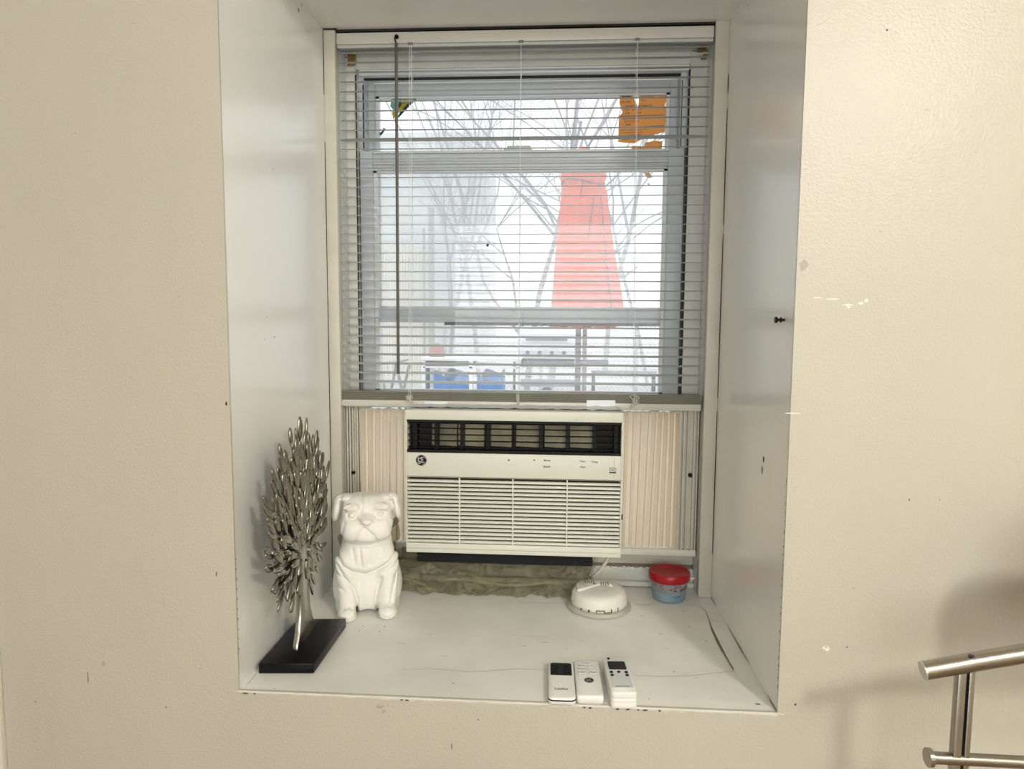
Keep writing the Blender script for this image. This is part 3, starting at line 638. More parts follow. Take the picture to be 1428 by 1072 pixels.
for a0, a1, z0, z1 in ((-2.00, -1.94, .008, .014), (-1.72, -1.45, .013, .0148), (-1.42, -1.20, .009, .0105), (-1.20, -1.16, .009, .017), (-1.45, -1.42, .009, .015), (-.93, -.90, .009, .018), (-2.3, -2.25, .009, .013), (-1.72, -1.69, .009, .0148)):
    K = max(1, int((a1-a0)/.08)); v = []
    for k in range(K+1):
        a = a0+(a1-a0)*k/K
        for zz in (z0, z1): v.append((sc[0]+.0610*math.cos(a), sc[1]+.0610*math.sin(a), zz))
    m.add(v, [(2*k, 2*k+1, 2*k+3, 2*k+2) for k in range(K)])
m.build('seam_slot', CHIP, SM)

# ------------------------------------------------------------------ tub with a red lid
tc_ = (.3365, .4600, 0)
TB = empty('food_tub', tc_, label='small clear tub of blue stuff with a dark red lid', cat='tub')
tb_ = MB().lathe([(.0345, .0), (.0360, .002), (.0400, .044), (.0395, .044), (.0352, .003), (.002, .0025)], tc_, 48).build('tub_body', TUBM, TB, smooth=True)
MB().lathe([(.0340, .0028), (.0355, .006), (.0370, .018), (.034, .021), (.015, .016), (.002, .019)], tc_, 40, mod=lambda a, i: 1 if i < 2 else 1-.03*math.sin(a*3+i)).build('blue_gel', BLUEG, TB, smooth=True)
m = MB(); random.seed(5)
for k in range(16):
    a = -PI/2+random.uniform(-1.3, 1.3); z = .036+random.uniform(-.006, .005); rr = .0378+z*.02
    blob(m, (tc_[0]+rr*math.cos(a), tc_[1]+rr*math.sin(a), z), random.uniform(.003, .008), random.uniform(.002, .004), (-math.sin(a), math.cos(a), 0), Z3, (math.cos(a), math.sin(a), 0))
m.build('residue', MAROON, tb_)
m = MB(); m.lathe([(.0405, .044), (.0440, .045), (.0455, .048), (.0455, .060), (.0440, .063), (.0410, .0635), (.0395, .0615), (.002, .0610)], tc_, 56)
ld = m.build('lid', RED, TB, smooth=True, auto=50)
MB().box(tc_[0]+.042, tc_[0]+.054, tc_[1]-.008, tc_[1]+.004, .0470, .0500).build('lid_tab', WPL2, ld, bevel=.001)

# ------------------------------------------------------------------ remotes
def remote(name, cx, cy, rz, L, Wd, h, label, sec, mats):
    """long axis along local y; sec = list of (z, inset) rings of the rounded body"""
    r = empty(name, (cx, cy, 0), rz, label=label, cat='remote control'); return r
def loc(r): return rootmat(r)
def rbody(r, w, l, h, rad, m, name='body', z0=0., crown=.0015, inset=.0015, taper=0.):
    M_ = loc(r); mb = MB(); rings = []
    for z, ins in ((z0, inset*1.4), (z0+.001, inset*.5), (z0+h*.5, 0), (z0+h-.002, inset*.3), (z0+h-.0006, inset), (z0+h, inset*2.2)):
        rings.append([(x*(1+taper*y/l), y, z) for x, y in rrect(-w/2+ins, w/2-ins, -l/2+ins, l/2-ins, rad)])
    n = len(rings[0]); vs = [tuple(M_ @ Vector(p)) for rg in rings for p in rg]
    fs = [(i*n+k, i*n+(k+1) % n, (i+1)*n+(k+1) % n, (i+1)*n+k) for i in range(len(rings)-1) for k in range(n)]
    fs += [tuple(range(n-1, -1, -1)), tuple((len(rings)-1)*n+k for k in range(n))]
    return mb.add(vs, fs).build(name, m, r, smooth=True, auto=50)
def rplate(r, x0, x1, y0, y1, z, rad, m, name, th=.0006, arc=0.):
    M_ = loc(r); pts = [(x, y+(arc*(1-((x-(x0+x1)/2)/((x1-x0)/2))**2)), z) for x, y in rrect(x0, x1, y0, y1, rad, 6)]
    return MB().prism([tuple(M_ @ Vector(p)) for p in pts], (0, 0, th)).build(name, m, r)
def rtext(r, items, m, z, name='lettering'):
    M_ = loc(r); q = M_.to_3x3(); mb = MB()
    for s, x, y, sz in items: textmb(mb, s, M_ @ Vector((x, y, z)), q @ Vector((1, 0, 0)), q @ Vector((0, 1, 0)), sz, bold=.012)
    return mb.build(name, m, r)
# 1: white remote with glossy black key field
R1 = remote('remote_control', .0972, .0565, .02, 0, 0, 0, 'white remote with a black key field, leftmost of the three on the sill', 0, 0)
rbody(R1, .0455, .126, .0125, .009, WPLAST); rplate(R1, -.0185, .0185, .010, .053, .0125, .004, GLOSSB, 'key_field', .0005, .004)
m = MB(); M_ = loc(R1); m.add([tuple(M_ @ Vector(p)) for p in [(-.0229, -.0625, .0035), (.0229, -.0625, .0035), (.0229, -.0625, .0062), (-.0229, -.0625, .0062)]]+[], [(0, 1, 2, 3)])
pts = rrect(-.02285, .02285, -.06325, .06325, .009); 
m = MB(); m.prism([tuple(M_ @ Vector((x, y, .0068))) for x, y in pts], (0, 0, .0020)); m.build('seam_band', BLACKP, R1)
rtext(R1, [('Lasko', -.012, -.037, .0098)], TEXTG, .0126)
M_ = loc(R1); m = MB()
for x in (-.010, .010):
    for y in (.021, .032, .043): m.prism([tuple(M_ @ Vector((x+.0055*math.cos(a), y+.0030*math.sin(a), .01305))) for a in [2*PI*k/16 for k in range(16)]], (0, 0, .0006))
m.build('key', BLACKP, R1)
# 2: white remote with outlined keys and round badge
R2 = remote('remote_control', .1425, .0620, .025, 0, 0, 0, 'white remote with pale outlined keys and a round badge, middle of the three', 0, 0)
rbody(R2, .0445, .124, .0145, .007, WPLAST)
KEY = mat('pale_key', (.80, .81, .80), .4)
m = MB(); M_ = loc(R2)
for (x0, x1, y0, y1) in ((-.016, .016, .043, .050), (-.016, -.002, .033, .041), (.002, .016, .033, .041), (-.016, -.002, .022, .030), (.002, .016, .022, .030), (-.016, -.002, .010, .018), (.002, .016, .010, .018)):
    o = MB().prism([tuple(M_ @ Vector((x, y, .0145))) for x, y in rrect(x0, x1, y0, y1, .0022)], (0, 0, .0010)).build('key', KEY, R2)
    P = rrect(x0-.0006, x1+.0006, y0-.0006, y1+.0006, .0024); m.prism([tuple(M_ @ Vector((x, y, .01445))) for x, y in P], (0, 0, .0003))
m.build('key_outline', SCUFF, R2)
rtext(R2, [('Power', -.006, .0450, .0042), ('Mode', -.014, .0355, .0045), ('+', .007, .0350, .006), ('Speed', -.0150, .0245, .0045), ('-', .008, .0245, .006), ('Eco', -.012, .0125, .0045), ('Timer', .0035, .0125, .0045)], TEXTG, .0156)
q = M_.to_3x3(); badge(M_ @ Vector((.001, -.012, .0146)), .0080, q @ Vector((1, 0, 0)), q @ Vector((0, 1, 0)), R2)
# 3: small display remote on a stack of layered white plastic
R3 = remote('remote_control', .1940, .0540, .06, 0, 0, 0, 'thick white remote with a black display, rightmost of the three', 0, 0)
rbody(R3, .0420, .122, .0081, .006, WPLAST, 'base_layer', 0, inset=.0003); rbody(R3, .0420, .122, .0075, .006, WPLAST, 'middle_layer', .0082, inset=.0003)
rbody(R3, .0420, .122, .0104, .006, WPLAST, 'top_layer', .0160, inset=.0005)
FACEP = mat('pale_blue_face', (.66, .70, .72), .3); rplate(R3, -.0175, .0175, -.046, .054, .0264, .003, FACEP, 'face_plate', .0004)
rplate(R3, -.0150, .0150, .0140, .0420, .0268, .003, GLOSSB, 'display', .0005)
for x, y in ((-.0125, .004), (0, .005), (.0125, .004), (-.0125, -.006), (.0125, -.006)):
    rplate(R3, x-.0026, x+.0026, y-.0030, y+.0030, .0268, .0024, BLACKP, 'button', .001)
rplate(R3, -.0135, -.0095, .049, .055, .0268, .0018, BLACKP, 'sensor', .0012)
rplate(R3, -.012, .012, -.044, -.040, .0268, .001, SCUFF, 'stripe', .0002)

# ------------------------------------------------------------------ metal tree sculpture on a black base
TR = empty('metal_tree_sculpture', (-.385, .155, 0), label='silver metal tree sculpture with many leaves on a black block', cat='sculpture')
MB().hexa([(-.4300, .0560, .0), (-.3345, .0640, .0), (-.3340, .2530, .0), (-.4285, .2450, .0), (-.4300, .0560, .018), (-.3345, .0640, .018), (-.3340, .2530, .018), (-.4285, .2450, .018)]).build('base_block', GLOSSB, TR, bevel=.0015)
TX = -.385
def tp(y, z, dx=0): return (TX+dx-.02*(y-.15), y, z)
# trunk: flat waisted plate with flared foot
out_ = [(.108, .018), (.112, .030), (.122, .045), (.131, .075), (.134, .110), (.133, .150), (.128, .180), (.120, .200)]
outb = [(.190, .200), (.182, .180), (.176, .150), (.176, .110), (.182, .075), (.196, .045), (.215, .028), (.228, .018)]
m = MB(); pts = [tp(y, z, -.0055) for y, z in out_+outb]; m.prism(pts, (.011, 0, 0)); m.build('trunk', CHROME, TR, bevel=.0025)
cy, cz, CR = .152, .262, .152
hub = (.155, .185)
leafm = MB(); N = 8
rings = [(0, 0), (.35, .0040), (.7, .0060), (1., .0062), (1, .0)]
vs = [(0, 0, 0)]; ls = [(.12, .55), (.35, .95), (.6, 1), (.82, .8), (.95, .45)]
for u, q in ls:
    for k in range(N):
        a = 2*PI*k/N; vs.append((.0042*q*math.cos(a), .0085*q*math.sin(a), u))
vs.append((0, 0, 1)); fs = [(0, 1+(k+1) % N, 1+k) for k in range(N)]
for i in range(len(ls)-1):
    for k in range(N): fs.append((1+i*N+k, 1+i*N+(k+1) % N, 1+(i+1)*N+(k+1) % N, 1+(i+1)*N+k))
L_ = len(vs)-1; fs += [(1+(len(ls)-1)*N+k, 1+(len(ls)-1)*N+(k+1) % N, L_) for k in range(N)]
leafmesh = bpy.data.meshes.new('leaf'); leafmesh.from_pydata(vs, [], fs); leafmesh.materials.append(CHROME); leafmesh.polygons.foreach_set('use_smooth', [True]*len(leafmesh.polygons))
random.seed(11)
br = MB(); rows = 0
def addleaf(y, z, ang, ln, dx, wd=1., yw=0.):
    o = bpy.data.objects.new('leaf', leafmesh); COL.objects.link(o); o.parent = TR
    p = Vector(tp(y, z, dx))-Vector(TR.location)
    o.matrix_local = Matrix.Translation(p) @ Matrix.Rotation(-(PI/2-ang), 4, 'X').inverted().inverted() @ Matrix.Rotation(yw, 4, 'Z') @ Matrix.Diagonal((wd, wd, ln, 1))
nb = 25
for b in range(nb):
    a = math.radians(-62+304*b/(nb-1))            # branch direction in the y-z plane, 90 deg = up
    # distance from hub to crown edge
    dy, dz = math.cos(a), math.sin(a); oy, oz = hub[0]-cy, hub[1]-cz
    bq = oy*dy+oz*dz; R_ = -bq+math.sqrt(max(0, bq*bq-(oy*oy+oz*oz-CR*CR)))
    side = -1 if b % 2 else 1; dxb = random.uniform(-.004, .004)
    path = [tp(hub[0]+dy*R_*u*.96, hub[1]+dz*R_*u*.96+.012*math.sin(u*PI)*(1 if dz > -.2 else 1.6), dxb*u) for u in (0, .2, .4, .6, .8, .9)]
    br.tube(path, [.0046, .0040, .0033, .0027, .0022, .0016], 6)
    nl = max(2, int(R_/.021))
    for k in range(1, nl+1):
        u = k/nl*.90; r_ = R_*u
        for s in (-1, 1):
            if k == nl and s == 1: continue
            spread = (.30+.25*(1-u)) * s
            ly = hub[0]+dy*r_+(-dz)*s*.004; lz = hub[1]+dz*r_+dy*s*.004+.012*math.sin(u*PI)
            aa = a+spread*(0 if k == nl else 1)
            if math.sin(a) > 0: aa = aa*.7+PI/2*.3
            addleaf(ly, lz, aa, random.uniform(.034, .046), random.uniform(-.008, .008)+dxb, random.uniform(.7, .95), random.uniform(-.5, .5))
br.build('branch', CHROME, TR, smooth=True)

# ------------------------------------------------------------------ dog figurine: signed distance field -> surface nets
def surface_nets(f, lo, hi, h):
    ax = [np.arange(lo[i], hi[i]+h, h) for i in range(3)]
    X, Y, Z = np.meshgrid(*ax, indexing='ij'); V = f(X, Y, Z); S = V < 0
    nx, ny, nz = V.shape
    c = [S[i:nx-1+i, j:ny-1+j, k:nz-1+k] for i in (0, 1) for j in (0, 1) for k in (0, 1)]
    cnt = sum(q.astype(np.int8) for q in c); act = (cnt > 0) & (cnt < 8)
    acc = np.zeros(act.shape+(3,)); num = np.zeros(act.shape)
    cor = [(i, j, k) for i in (0, 1) for j in (0, 1) for k in (0, 1)]
    for a in range(8):
        for d in range(3):
            if cor[a][d]: continue
            b_ = list(cor[a]); b_[d] = 1; A = cor[a]
            va = V[A[0]:nx-1+A[0], A[1]:ny-1+A[1], A[2]:nz-1+A[2]]; vb = V[b_[0]:nx-1+b_[0], b_[1]:ny-1+b_[1], b_[2]:nz-1+b_[2]]
            x = (va < 0) != (vb < 0); tt = np.where(x, va/np.where(x, va-vb, 1), 0)
            for q in range(3): acc[..., q] += np.where(x, A[q]+(tt if q == d else 0), 0)
            num += x
    idx = -np.ones(act.shape, int); I = np.argwhere(act); idx[act] = np.arange(len(I))
    P = (I+acc[act]/num[act][:, None])*h+np.array([a[0] for a in ax])
    faces = []
    for d in range(3):
        o1, o2 = [(1, 2), (2, 0), (0, 1)][d]
        sl0 = [slice(1, n-1) for n in V.shape]; sl0[d] = slice(0, V.shape[d]-1); sl1 = list(sl0); sl1[d] = slice(1, V.shape[d])
        s0, s1 = S[tuple(sl0)], S[tuple(sl1)]; E_ = np.argwhere(s0 != s1)
        fl = s0[s0 != s1]; off = np.ones(3, int); off[d] = 0; E_ = E_+off
        def g(a, b):
            q = E_.copy(); q[:, o1] -= a; q[:, o2] -= b; return idx[q[:, 0], q[:, 1], q[:, 2]]
        qd = np.stack([g(1, 1), g(0, 1), g(0, 0), g(1, 0)], 1); qd[~fl] = qd[~fl][:, ::-1]; faces.append(qd)
    return P, np.concatenate(faces)
def pug(X, Y, Z):
    def ell(c, r, rot=0.):
        x, y, z = X-c[0], Y-c[1], Z-c[2]
        if rot: x, z = x*math.cos(rot)+z*math.sin(rot), -x*math.sin(rot)+z*math.cos(rot)
        k0 = np.sqrt((x/r[0])**2+(y/r[1])**2+(z/r[2])**2); k1 = np.sqrt((x/r[0]**2)**2+(y/r[1]**2)**2+(z/r[2]**2)**2)+1e-9
        return k0*(k0-1)/k1
    def cap(a, b, ra, rb):
        a = np.array(a); b = np.array(b); d = b-a; t_ = np.clip(((X-a[0])*d[0]+(Y-a[1])*d[1]+(Z-a[2])*d[2])/(d@d), 0, 1)
        return np.sqrt((X-a[0]-t_*d[0])**2+(Y-a[1]-t_*d[1])**2+(Z-a[2]-t_*d[2])**2)-(ra+(rb-ra)*t_)
    def U(a, b, k=.010):
        h = np.clip(.5+.5*(b-a)/k, 0, 1); return b*(1-h)+a*h-k*h*(1-h)
    def Sb(a, b, k=.004): return -U(-a, b, k)
    def rb(c, b, rr):
        q = [np.abs(X-c[0])-b[0]+rr, np.abs(Y-c[1])-b[1]+rr, np.abs(Z-c[2])-b[2]+rr]
        return np.sqrt(sum(np.maximum(v, 0)**2 for v in q))+np.minimum(np.maximum(np.maximum(q[0], q[1]), q[2]), 0)-rr
    d = ell((0, .022, .085), (.060, .054, .085))
    d = U(d, ell((0, -.006, .120), (.056, .044, .052)), .016)
    d = U(d, ell((0, .004, .155), (.050, .042, .036)), .014)
    d = U(d, ell((0, -.014, .050), (.040, .032, .052)), .010)
    for s in (-1, 1):
        d = U(d, ell((s*.050, .030, .046), (.024, .044, .050)), .012)
        d = U(d, ell((s*.053, -.002, .013), (.014, .030, .014)), .006)
        d = U(d, cap((s*.041, -.022, .112), (s*.040, -.036, .022), .0250, .0185), .012)
        d = U(d, ell((s*.040, -.052, .0130), (.0205, .025, .0155)), .006)
        for k in (-.55, .0, .55): d = Sb(d, cap((s*.040+k*.015, -.080, .003), (s*.040+k*.012, -.056, .030), .0013, .0008), .004)
    # head: broad and boxy with a flat crown
    d2 = rb((0, -.014, .208), (.051, .042, .041), .030)
    d2 = U(d2, rb((0, -.024, .187), (.053, .040, .027), .022), .010)
    for s in (-1, 1): d2 = U(d2, ell((s*.022, -.052, .184), (.028, .019, .022)), .008)
    d2 = U(d2, ell((0, -.052, .170), (.027, .019, .011)), .006)
    d2 = U(d2, ell((0, -.058, .206), (.017, .016, .012)), .008)
    d2 = U(d2, ell((0, -.073, .205), (.0125, .006, .0065)), .003)
    for s in (-1, 1):
        d2 = U(d2, ell((s*.030, -.052, .230), (.017, .010, .008)), .005)
        d2 = Sb(d2, ell((s*.0285, -.063, .2170), (.0125, .009, .0085)), .004)
        d2 = U(d2, ell((s*.0280, -.0545, .2165), (.0085, .0070, .0070)), .0012)
        d2 = Sb(d2, ell((s*.0280, -.0620, .2168), (.0040, .0016, .0040)), .001)
        d2 = U(d2, ell((s*.0280, -.0605, .2168), (.0018, .0020, .0018)), .0005)
    d = U(d, d2, .003)
    for s in (-1, 1):       # folded ears hanging from the top corners
        e = ell((s*.0600, -.022, .2235), (.0095, .020, .0270), s*.22)
        e = U(e, ell((s*.0480, -.020, .2440), (.019, .021, .0070), s*-.22), .006)
        e = Sb(e, cap((s*.050, -.044, .246), (s*.056, -.044, .205), .0016, .0016), .003)
        d = U(d, e, .002)
    front = np.clip((.012-Y)/.02, 0, 1)
    def groove(pts, w, dep):
        nonlocal d
        Q = [((a_-352)*.000294, (970-b_)*.000294) for a_, b_ in pts]; D2 = np.full(X.shape, 1.)
        for (xa, za), (xb, zb) in zip(Q[:-1], Q[1:]):
            dx, dz = xb-xa, zb-za; t_ = np.clip(((X-xa)*dx+(Z-za)*dz)/(dx*dx+dz*dz+1e-12), 0, 1); D2 = np.minimum(D2, np.hypot(X-xa-t_*dx, Z-za-t_*dz))
        d = d+dep*np.exp(-(D2/w)**2)*front
    G = [([(140, 520), (185, 600), (255, 650), (335, 672), (420, 645), (505, 590), (565, 515)], .0034, .0060),
         ([(150, 600), (200, 690), (255, 760), (282, 850), (275, 930)], .0034, .0050), ([(450, 700), (420, 780), (405, 850), (415, 930)], .0034, .0050),
         ([(200, 560), (260, 610), (340, 632), (420, 610), (470, 570)], .0050, -.0022),
         ([(252, 485), (268, 580)], .0026, .0028), ([(300, 480), (315, 605)], .0026, .0028), ([(385, 480), (372, 590)], .0026, .0028), ([(420, 490), (425, 560)], .0026, .0018),
         ([(110, 630), (160, 670), (215, 700)], .0030, .0034), ([(110, 700), (150, 745), (190, 765)], .0028, .0028),
         ([(590, 560), (545, 620), (470, 660)], .0030, .0026), ([(552, 680), (528, 780), (512, 870)], .0032, .0040), ([(500, 470), (470, 540)], .0026, .0018),
         ([(130, 470), (200, 455), (260, 462), (350, 470), (440, 460), (520, 430), (560, 440)], .0036, .0045),
         ([(340, 322), (372, 345), (402, 380), (432, 424)], .0020, .0042), ([(335, 322), (302, 345), (278, 382), (262, 424)], .0020, .0034),
         ([(205, 205), (225, 178), (258, 172), (290, 190), (312, 222)], .0022, .0030), ([(385, 205), (412, 180), (450, 172), (485, 190)], .0022, .0024),
         ([(322, 120), (320, 180), (306, 222)], .0030, .0034), ([(360, 140), (365, 200)], .0034, .0016),
         ([(205, 285), (190, 340), (185, 420)], .0028, .0020), ([(500, 280), (525, 340), (520, 400)], .0028, .0020), ([(290, 262), (330, 285)], .0020, .0018), ([(380, 285), (440, 300)], .0022, .0016),
         ([(178, 130), (182, 200), (168, 270)], .0026, .0040), ([(520, 135), (545, 200), (545, 270)], .0026, .0040)]
    for cx_, cz_ in ((254, 242), (447, 240)):
        for rr_, w_, dp_ in ((31, .0016, .0030), (13, .0011, .0016)):
            G.append(([(cx_+rr_*math.cos(2*PI*k/14), cz_-rr_*.85*math.sin(2*PI*k/14)) for k in range(15)], w_, dp_))
    for g_ in G: groove(*g_)
    d = Sb(d, ell((0, -.06, .0), (.019, .060, .014)), .003)
    return np.maximum(d, -Z)
P, Fq = surface_nets(pug, (-.082, -.090, -.004), (.082, .086, .258), .00175)
# light smoothing
nb_ = len(P)
for it in range(2):
    acc = np.zeros_like(P); cn = np.zeros(nb_)
    for a, b in ((0, 1), (1, 2), (2, 3), (3, 0)):
        np.add.at(acc, Fq[:, a], P[Fq[:, b]]); np.add.at(cn, Fq[:, a], 1); np.add.at(acc, Fq[:, b], P[Fq[:, a]]); np.add.at(cn, Fq[:, b], 1)
    P = P*.5+.5*acc/np.maximum(cn, 1)[:, None]
P[:, 2] = np.maximum(P[:, 2], 0)
me = bpy.data.meshes.new('dog_figurine'); me.from_pydata(P.tolist(), [], Fq.tolist()); me.materials.append(CERAM)
me.polygons.foreach_set('use_smooth', [True]*len(me.polygons))
DOG = bpy.data.objects.new('dog_figurine', me); COL.objects.link(DOG); DOG.location = (-.3150, .3480, 0); DOG.rotation_euler = (0, 0, .26); DOG.scale = (1.0, 1.0, 1.02)
tag(DOG, 'white ceramic sitting pug dog figurine on the sill beside the metal tree', 'figurine')

# ------------------------------------------------------------------ brushed steel rack in the lower right
YR = -.197
RK = empty('steel_rack', (.72, YR, FZ), label='brushed steel tube rack with a curved top rail, lower right', cat='rack')
def yr(px, py, Y=YR): return tuple(at(px, py, Y))
a = yr(1288, 935); b = yr(1350, 924); c = yr(1428, 911)
P = [a, b, c, (c[0]+.06, YR, c[2]+.006), (c[0]+.14, YR, c[2]+.010), (c[0]+.24, YR, c[2]+.008), (c[0]+.36, YR, c[2]-.006)]
MB().tube(P, .0118, 24).build('top_rail', STEEL, RK, smooth=True)
e0 = yr(1285.5, 935.5); m = MB(); dv = (Vector(a)-Vector(b)).normalized(); m.tube([Vector(a), Vector(a)+dv*.0012], .0119, 24); m.build('end_cap', SILVER, RK)
c = Vector(yr(1350, 924)); u_ = c+Vector((.001, -.0045, .0112)); m = MB(); m.lathe([(.0035, 0), (.0036, .001), (.001, .0014)], u_, 12); m.build('screw', CHIP, RK)
pt = yr(1346, 932)
m = MB(); m.box(pt[0]-.0105, pt[0]-.0005, YR-.006, YR+.006, FZ, pt[2]); m.build('post', STEEL, RK, bevel=.001)
m = MB(); m.box(pt[0]+.0030, pt[0]+.0100, YR-.006, YR+.006, FZ, pt[2]); m.build('post', STEEL, RK, bevel=.001)
m = MB(); m.box(pt[0]-.0008, pt[0]+.0034, YR-.002, YR+.004, FZ, pt[2]); m.build('post_web', BLACKP, RK)
m = MB(); x2 = pt[0]+.50; m.box(x2-.010, x2+.010, YR-.006, YR+.006, FZ, pt[2]-.01); m.build('post', STEEL, RK, bevel=.001)
a = yr(1297, 1056); MB().tube([a, (a[0]+.30, YR, a[2]-.002), (a[0]+.58, YR, a[2]-.002)], .0078, 20).build('lower_rail', STEEL, RK, smooth=True)
MB().tube([(a[0]-.004, YR, a[2]), (a[0]+.0015, YR, a[2])], .0118, 24).build('end_disc', STEEL, RK)
# unseen pad added just outside the frame to throw the rounded shadow on the wall
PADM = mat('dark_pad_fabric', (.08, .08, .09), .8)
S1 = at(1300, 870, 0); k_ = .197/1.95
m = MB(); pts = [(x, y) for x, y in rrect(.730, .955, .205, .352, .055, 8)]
m.prism([(x, YR+.004, z) for x, y in pts for z in (y,)], (0, .018, 0)); m.build('shadow_pad', PADM, RK, bevel=.004)

# ------------------------------------------------------------------ the yard outside
GZ = -.70
GRM = mat('pale_paving', (.60, .60, .59), .8, var=.25, vscale=2, bump=.3, bscale=20)
o = MB().box(-30, 30, .66, 45, GZ-.1, GZ).build('ground', GRM, kind='structure')
BARK = mat('bare_bark', (.36, .345, .36), .8, var=.3, vscale=12)
BARK2 = mat('grey_twig_bark', (.42, .41, .44), .8)
def tree(name, base, h, r0, lean, seed, label, depth=5, spread=.55, up=.25, m=BARK, first=.35, twigs=1.0):
    rnd = random.Random(seed); root = empty(name, base, label=label, cat='tree')
    tr, tw = MB(), MB()
    def grow(mb, p, d, L, r, lvl):
        P = [p]; rs = [r]; n = 5; q = Vector(p); dd = Vector(d)
        for i in range(n):
            dd = (dd+Vector((rnd.gauss(0, .10), rnd.gauss(0, .08), rnd.gauss(0, .07)+up*.10))).normalized(); q = q+dd*L/n; P.append(q.copy()); rs.append(r*(1-.55*(i+1)/n))
        mb.tube(P, rs, 6 if lvl == 0 else (4 if lvl < 3 else 3))
        if lvl >= depth: return
        nchild = {0: 7, 1: 5, 2: 4, 3: 4, 4: 3}.get(lvl, 3)
        for k in range(int(nchild*twigs+.5)):
            i = rnd.randint(2 if lvl else max(1, int(first*n)), n); a = rnd.uniform(0, 2*PI)
            v = Vector((math.cos(a), .7*math.sin(a), rnd.uniform(-.1, .5))); nd = (dd*(1-spread)+v.normalized()*spread+Vector((0, 0, up*.3))).normalized()
            grow(tw if lvl >= 0 else mb, P[i], nd, L*rnd.uniform(.45, .72), rs[i]*.60, lvl+1)
    grow(tr, Vector(base), Vector(lean).normalized(), h, r0, 0)
    tr.build('trunk', m, root, smooth=True); tw.build('branches', m, root, kind='stuff')
    return root
def gp(px, Y): return (float(at(px, 440, Y)[0]), Y, GZ)
tree('bare_tree', gp(733, 9.5), 4.2, .055, (.10, 0, 1), 4, 'bare tree with a forked grey trunk left of the red parasol', depth=5, first=.2)
tree('bare_tree', gp(768, 12), 6.5, .075, (.05, 0, 1), 21, 'tall straight bare tree behind the red parasol', depth=5, m=BARK2)
tree('bare_tree', gp(625, 13), 5.5, .045, (.03, 0, 1), 8, 'slender bare tree with many upright twigs left of centre', depth=5, spread=.38, up=.8, m=BARK2)
tree('bare_tree', gp(668, 15), 6.5, .055, (-.12, 0, 1), 15, 'bare tree leaning left behind the fence at centre', depth=5, spread=.35, up=.8, m=BARK2)
tree('bare_tree', gp(905, 13), 5.2, .040, (-.08, 0, 1), 33, 'bare tree with wide thin branches right of the red parasol', depth=5, spread=.7, m=BARK2)
tree('bare_tree', gp(845, 16), 8., .07, (.12, 0, 1), 41, 'leaning bare tree showing above the red parasol', depth=3, spread=.5, m=BARK2)
# utility pole
p = gp(602, 12.); m = MB(); m.tube([p, (p[0], p[1], 2.55)], .055, 12); o = m.build('steel_post', mat('galvanised_post', (.42, .43, .43), .5), smooth=True); tag(o, 'tall grey post standing at the end of the cream fence', 'post')
p = gp(591.5, 12.1); m = MB(); m.tube([p, (p[0], p[1], 2.2)], .022, 8); o = m.build('steel_post', mat('galvanised_post_thin', (.45, .46, .46), .5), smooth=True); tag(o, 'thin grey post just left of the tall grey post', 'post')
# cream slatted fence (each slat about 4 px wide: joined)
CREAM = mat('cream_slat', (.80, .76, .67), .6, var=.1, vscale=3)
f0 = gp(430, 12.3); f1 = gp(600, 12.3); FN = empty('privacy_fence', (f0[0], 12.3, GZ), label='cream fence of narrow upright slats at the far left of the yard', cat='fence')
m = MB(); x = f0[0]; k = 0
while x < f1[0]: m.box(x, x+.042, 12.3+(k % 2)*.012, 12.33+(k % 2)*.012, GZ+.04, 1.95+.06*math.sin(x*3)); x += .052; k += 1
m.build('slat_panel', CREAM, FN, kind='stuff')
m = MB()
for z in (-.4, .6, 1.6): m.box(f0[0], f1[0], 12.35, 12.40, z, z+.06)
m.build('rail', CREAM, FN)
# neighbouring pale wall with faint panels beyond
PW = mat('pale_siding', (.72, .74, .73), .7, var=.08, vscale=2)
q0 = gp(600, 19); q1 = gp(682, 19); m = MB(); m.box(q0[0]-3.5, q1[0], 19, 21, GZ, 5.6)
for k in range(26): m.box(q0[0]-3.5, q1[0]+.01, 18.975, 19.0, GZ+.02+.24*k, GZ+.03+.24*k+.19)
o = m.build('neighbour_house', PW); tag(o, 'pale sided neighbouring house wall far behind the fence', 'building')
# chain link fence
WIRE = mat('galvanised_wire', (.50, .50, .49), .5, metal=.0)
g0 = gp(600, 10.5); g1 = gp(1000, 10.5); CH = empty('chain_link_fence', (g0[0], 10.5, GZ), label='grey chain link fence across the back of the yard', cat='fence')
m = MB(); Hf = 1.25; s = .075; x = g0[0]-Hf
while x < g1[0]:
    for sg in (1, -1):
        xa, xb = (x, x+Hf) if sg > 0 else (x+Hf, x); za, zb = GZ+.05, GZ+.05+Hf
        lo_, hi_ = g0[0], g1[0]
        def cl(xa, za, xb, zb):
            t0, t1 = 0., 1.; dx = xb-xa
            ta, tb = sorted(((lo_-xa)/dx, (hi_-xa)/dx)); t0, t1 = max(0, ta), min(1, tb)
            return None if t1 <= t0 else ((xa+dx*t0, 10.5, za+(zb-za)*t0), (xa+dx*t1, 10.5, za+(zb-za)*t1))
        q = cl(xa, za, xb, zb)
        if q: m.tube(q, .0032, 3)
    x += s
m.build('wire_mesh', WIRE, CH, kind='stuff')
POSTM = mat('fence_post_steel', (.52, .54, .54), .5)
for px in (620, 755, 889, 995):
    p = gp(px, 10.5); MB().tube([p, (p[0], p[1], GZ+1.36)], .030, 10).build('post', POSTM, CH, smooth=True)
MB().tube([(g0[0], 10.5, GZ+1.32), (g1[0], 10.5, GZ+1.32)], .020, 8).build('top_rail', POSTM, CH, smooth=True)
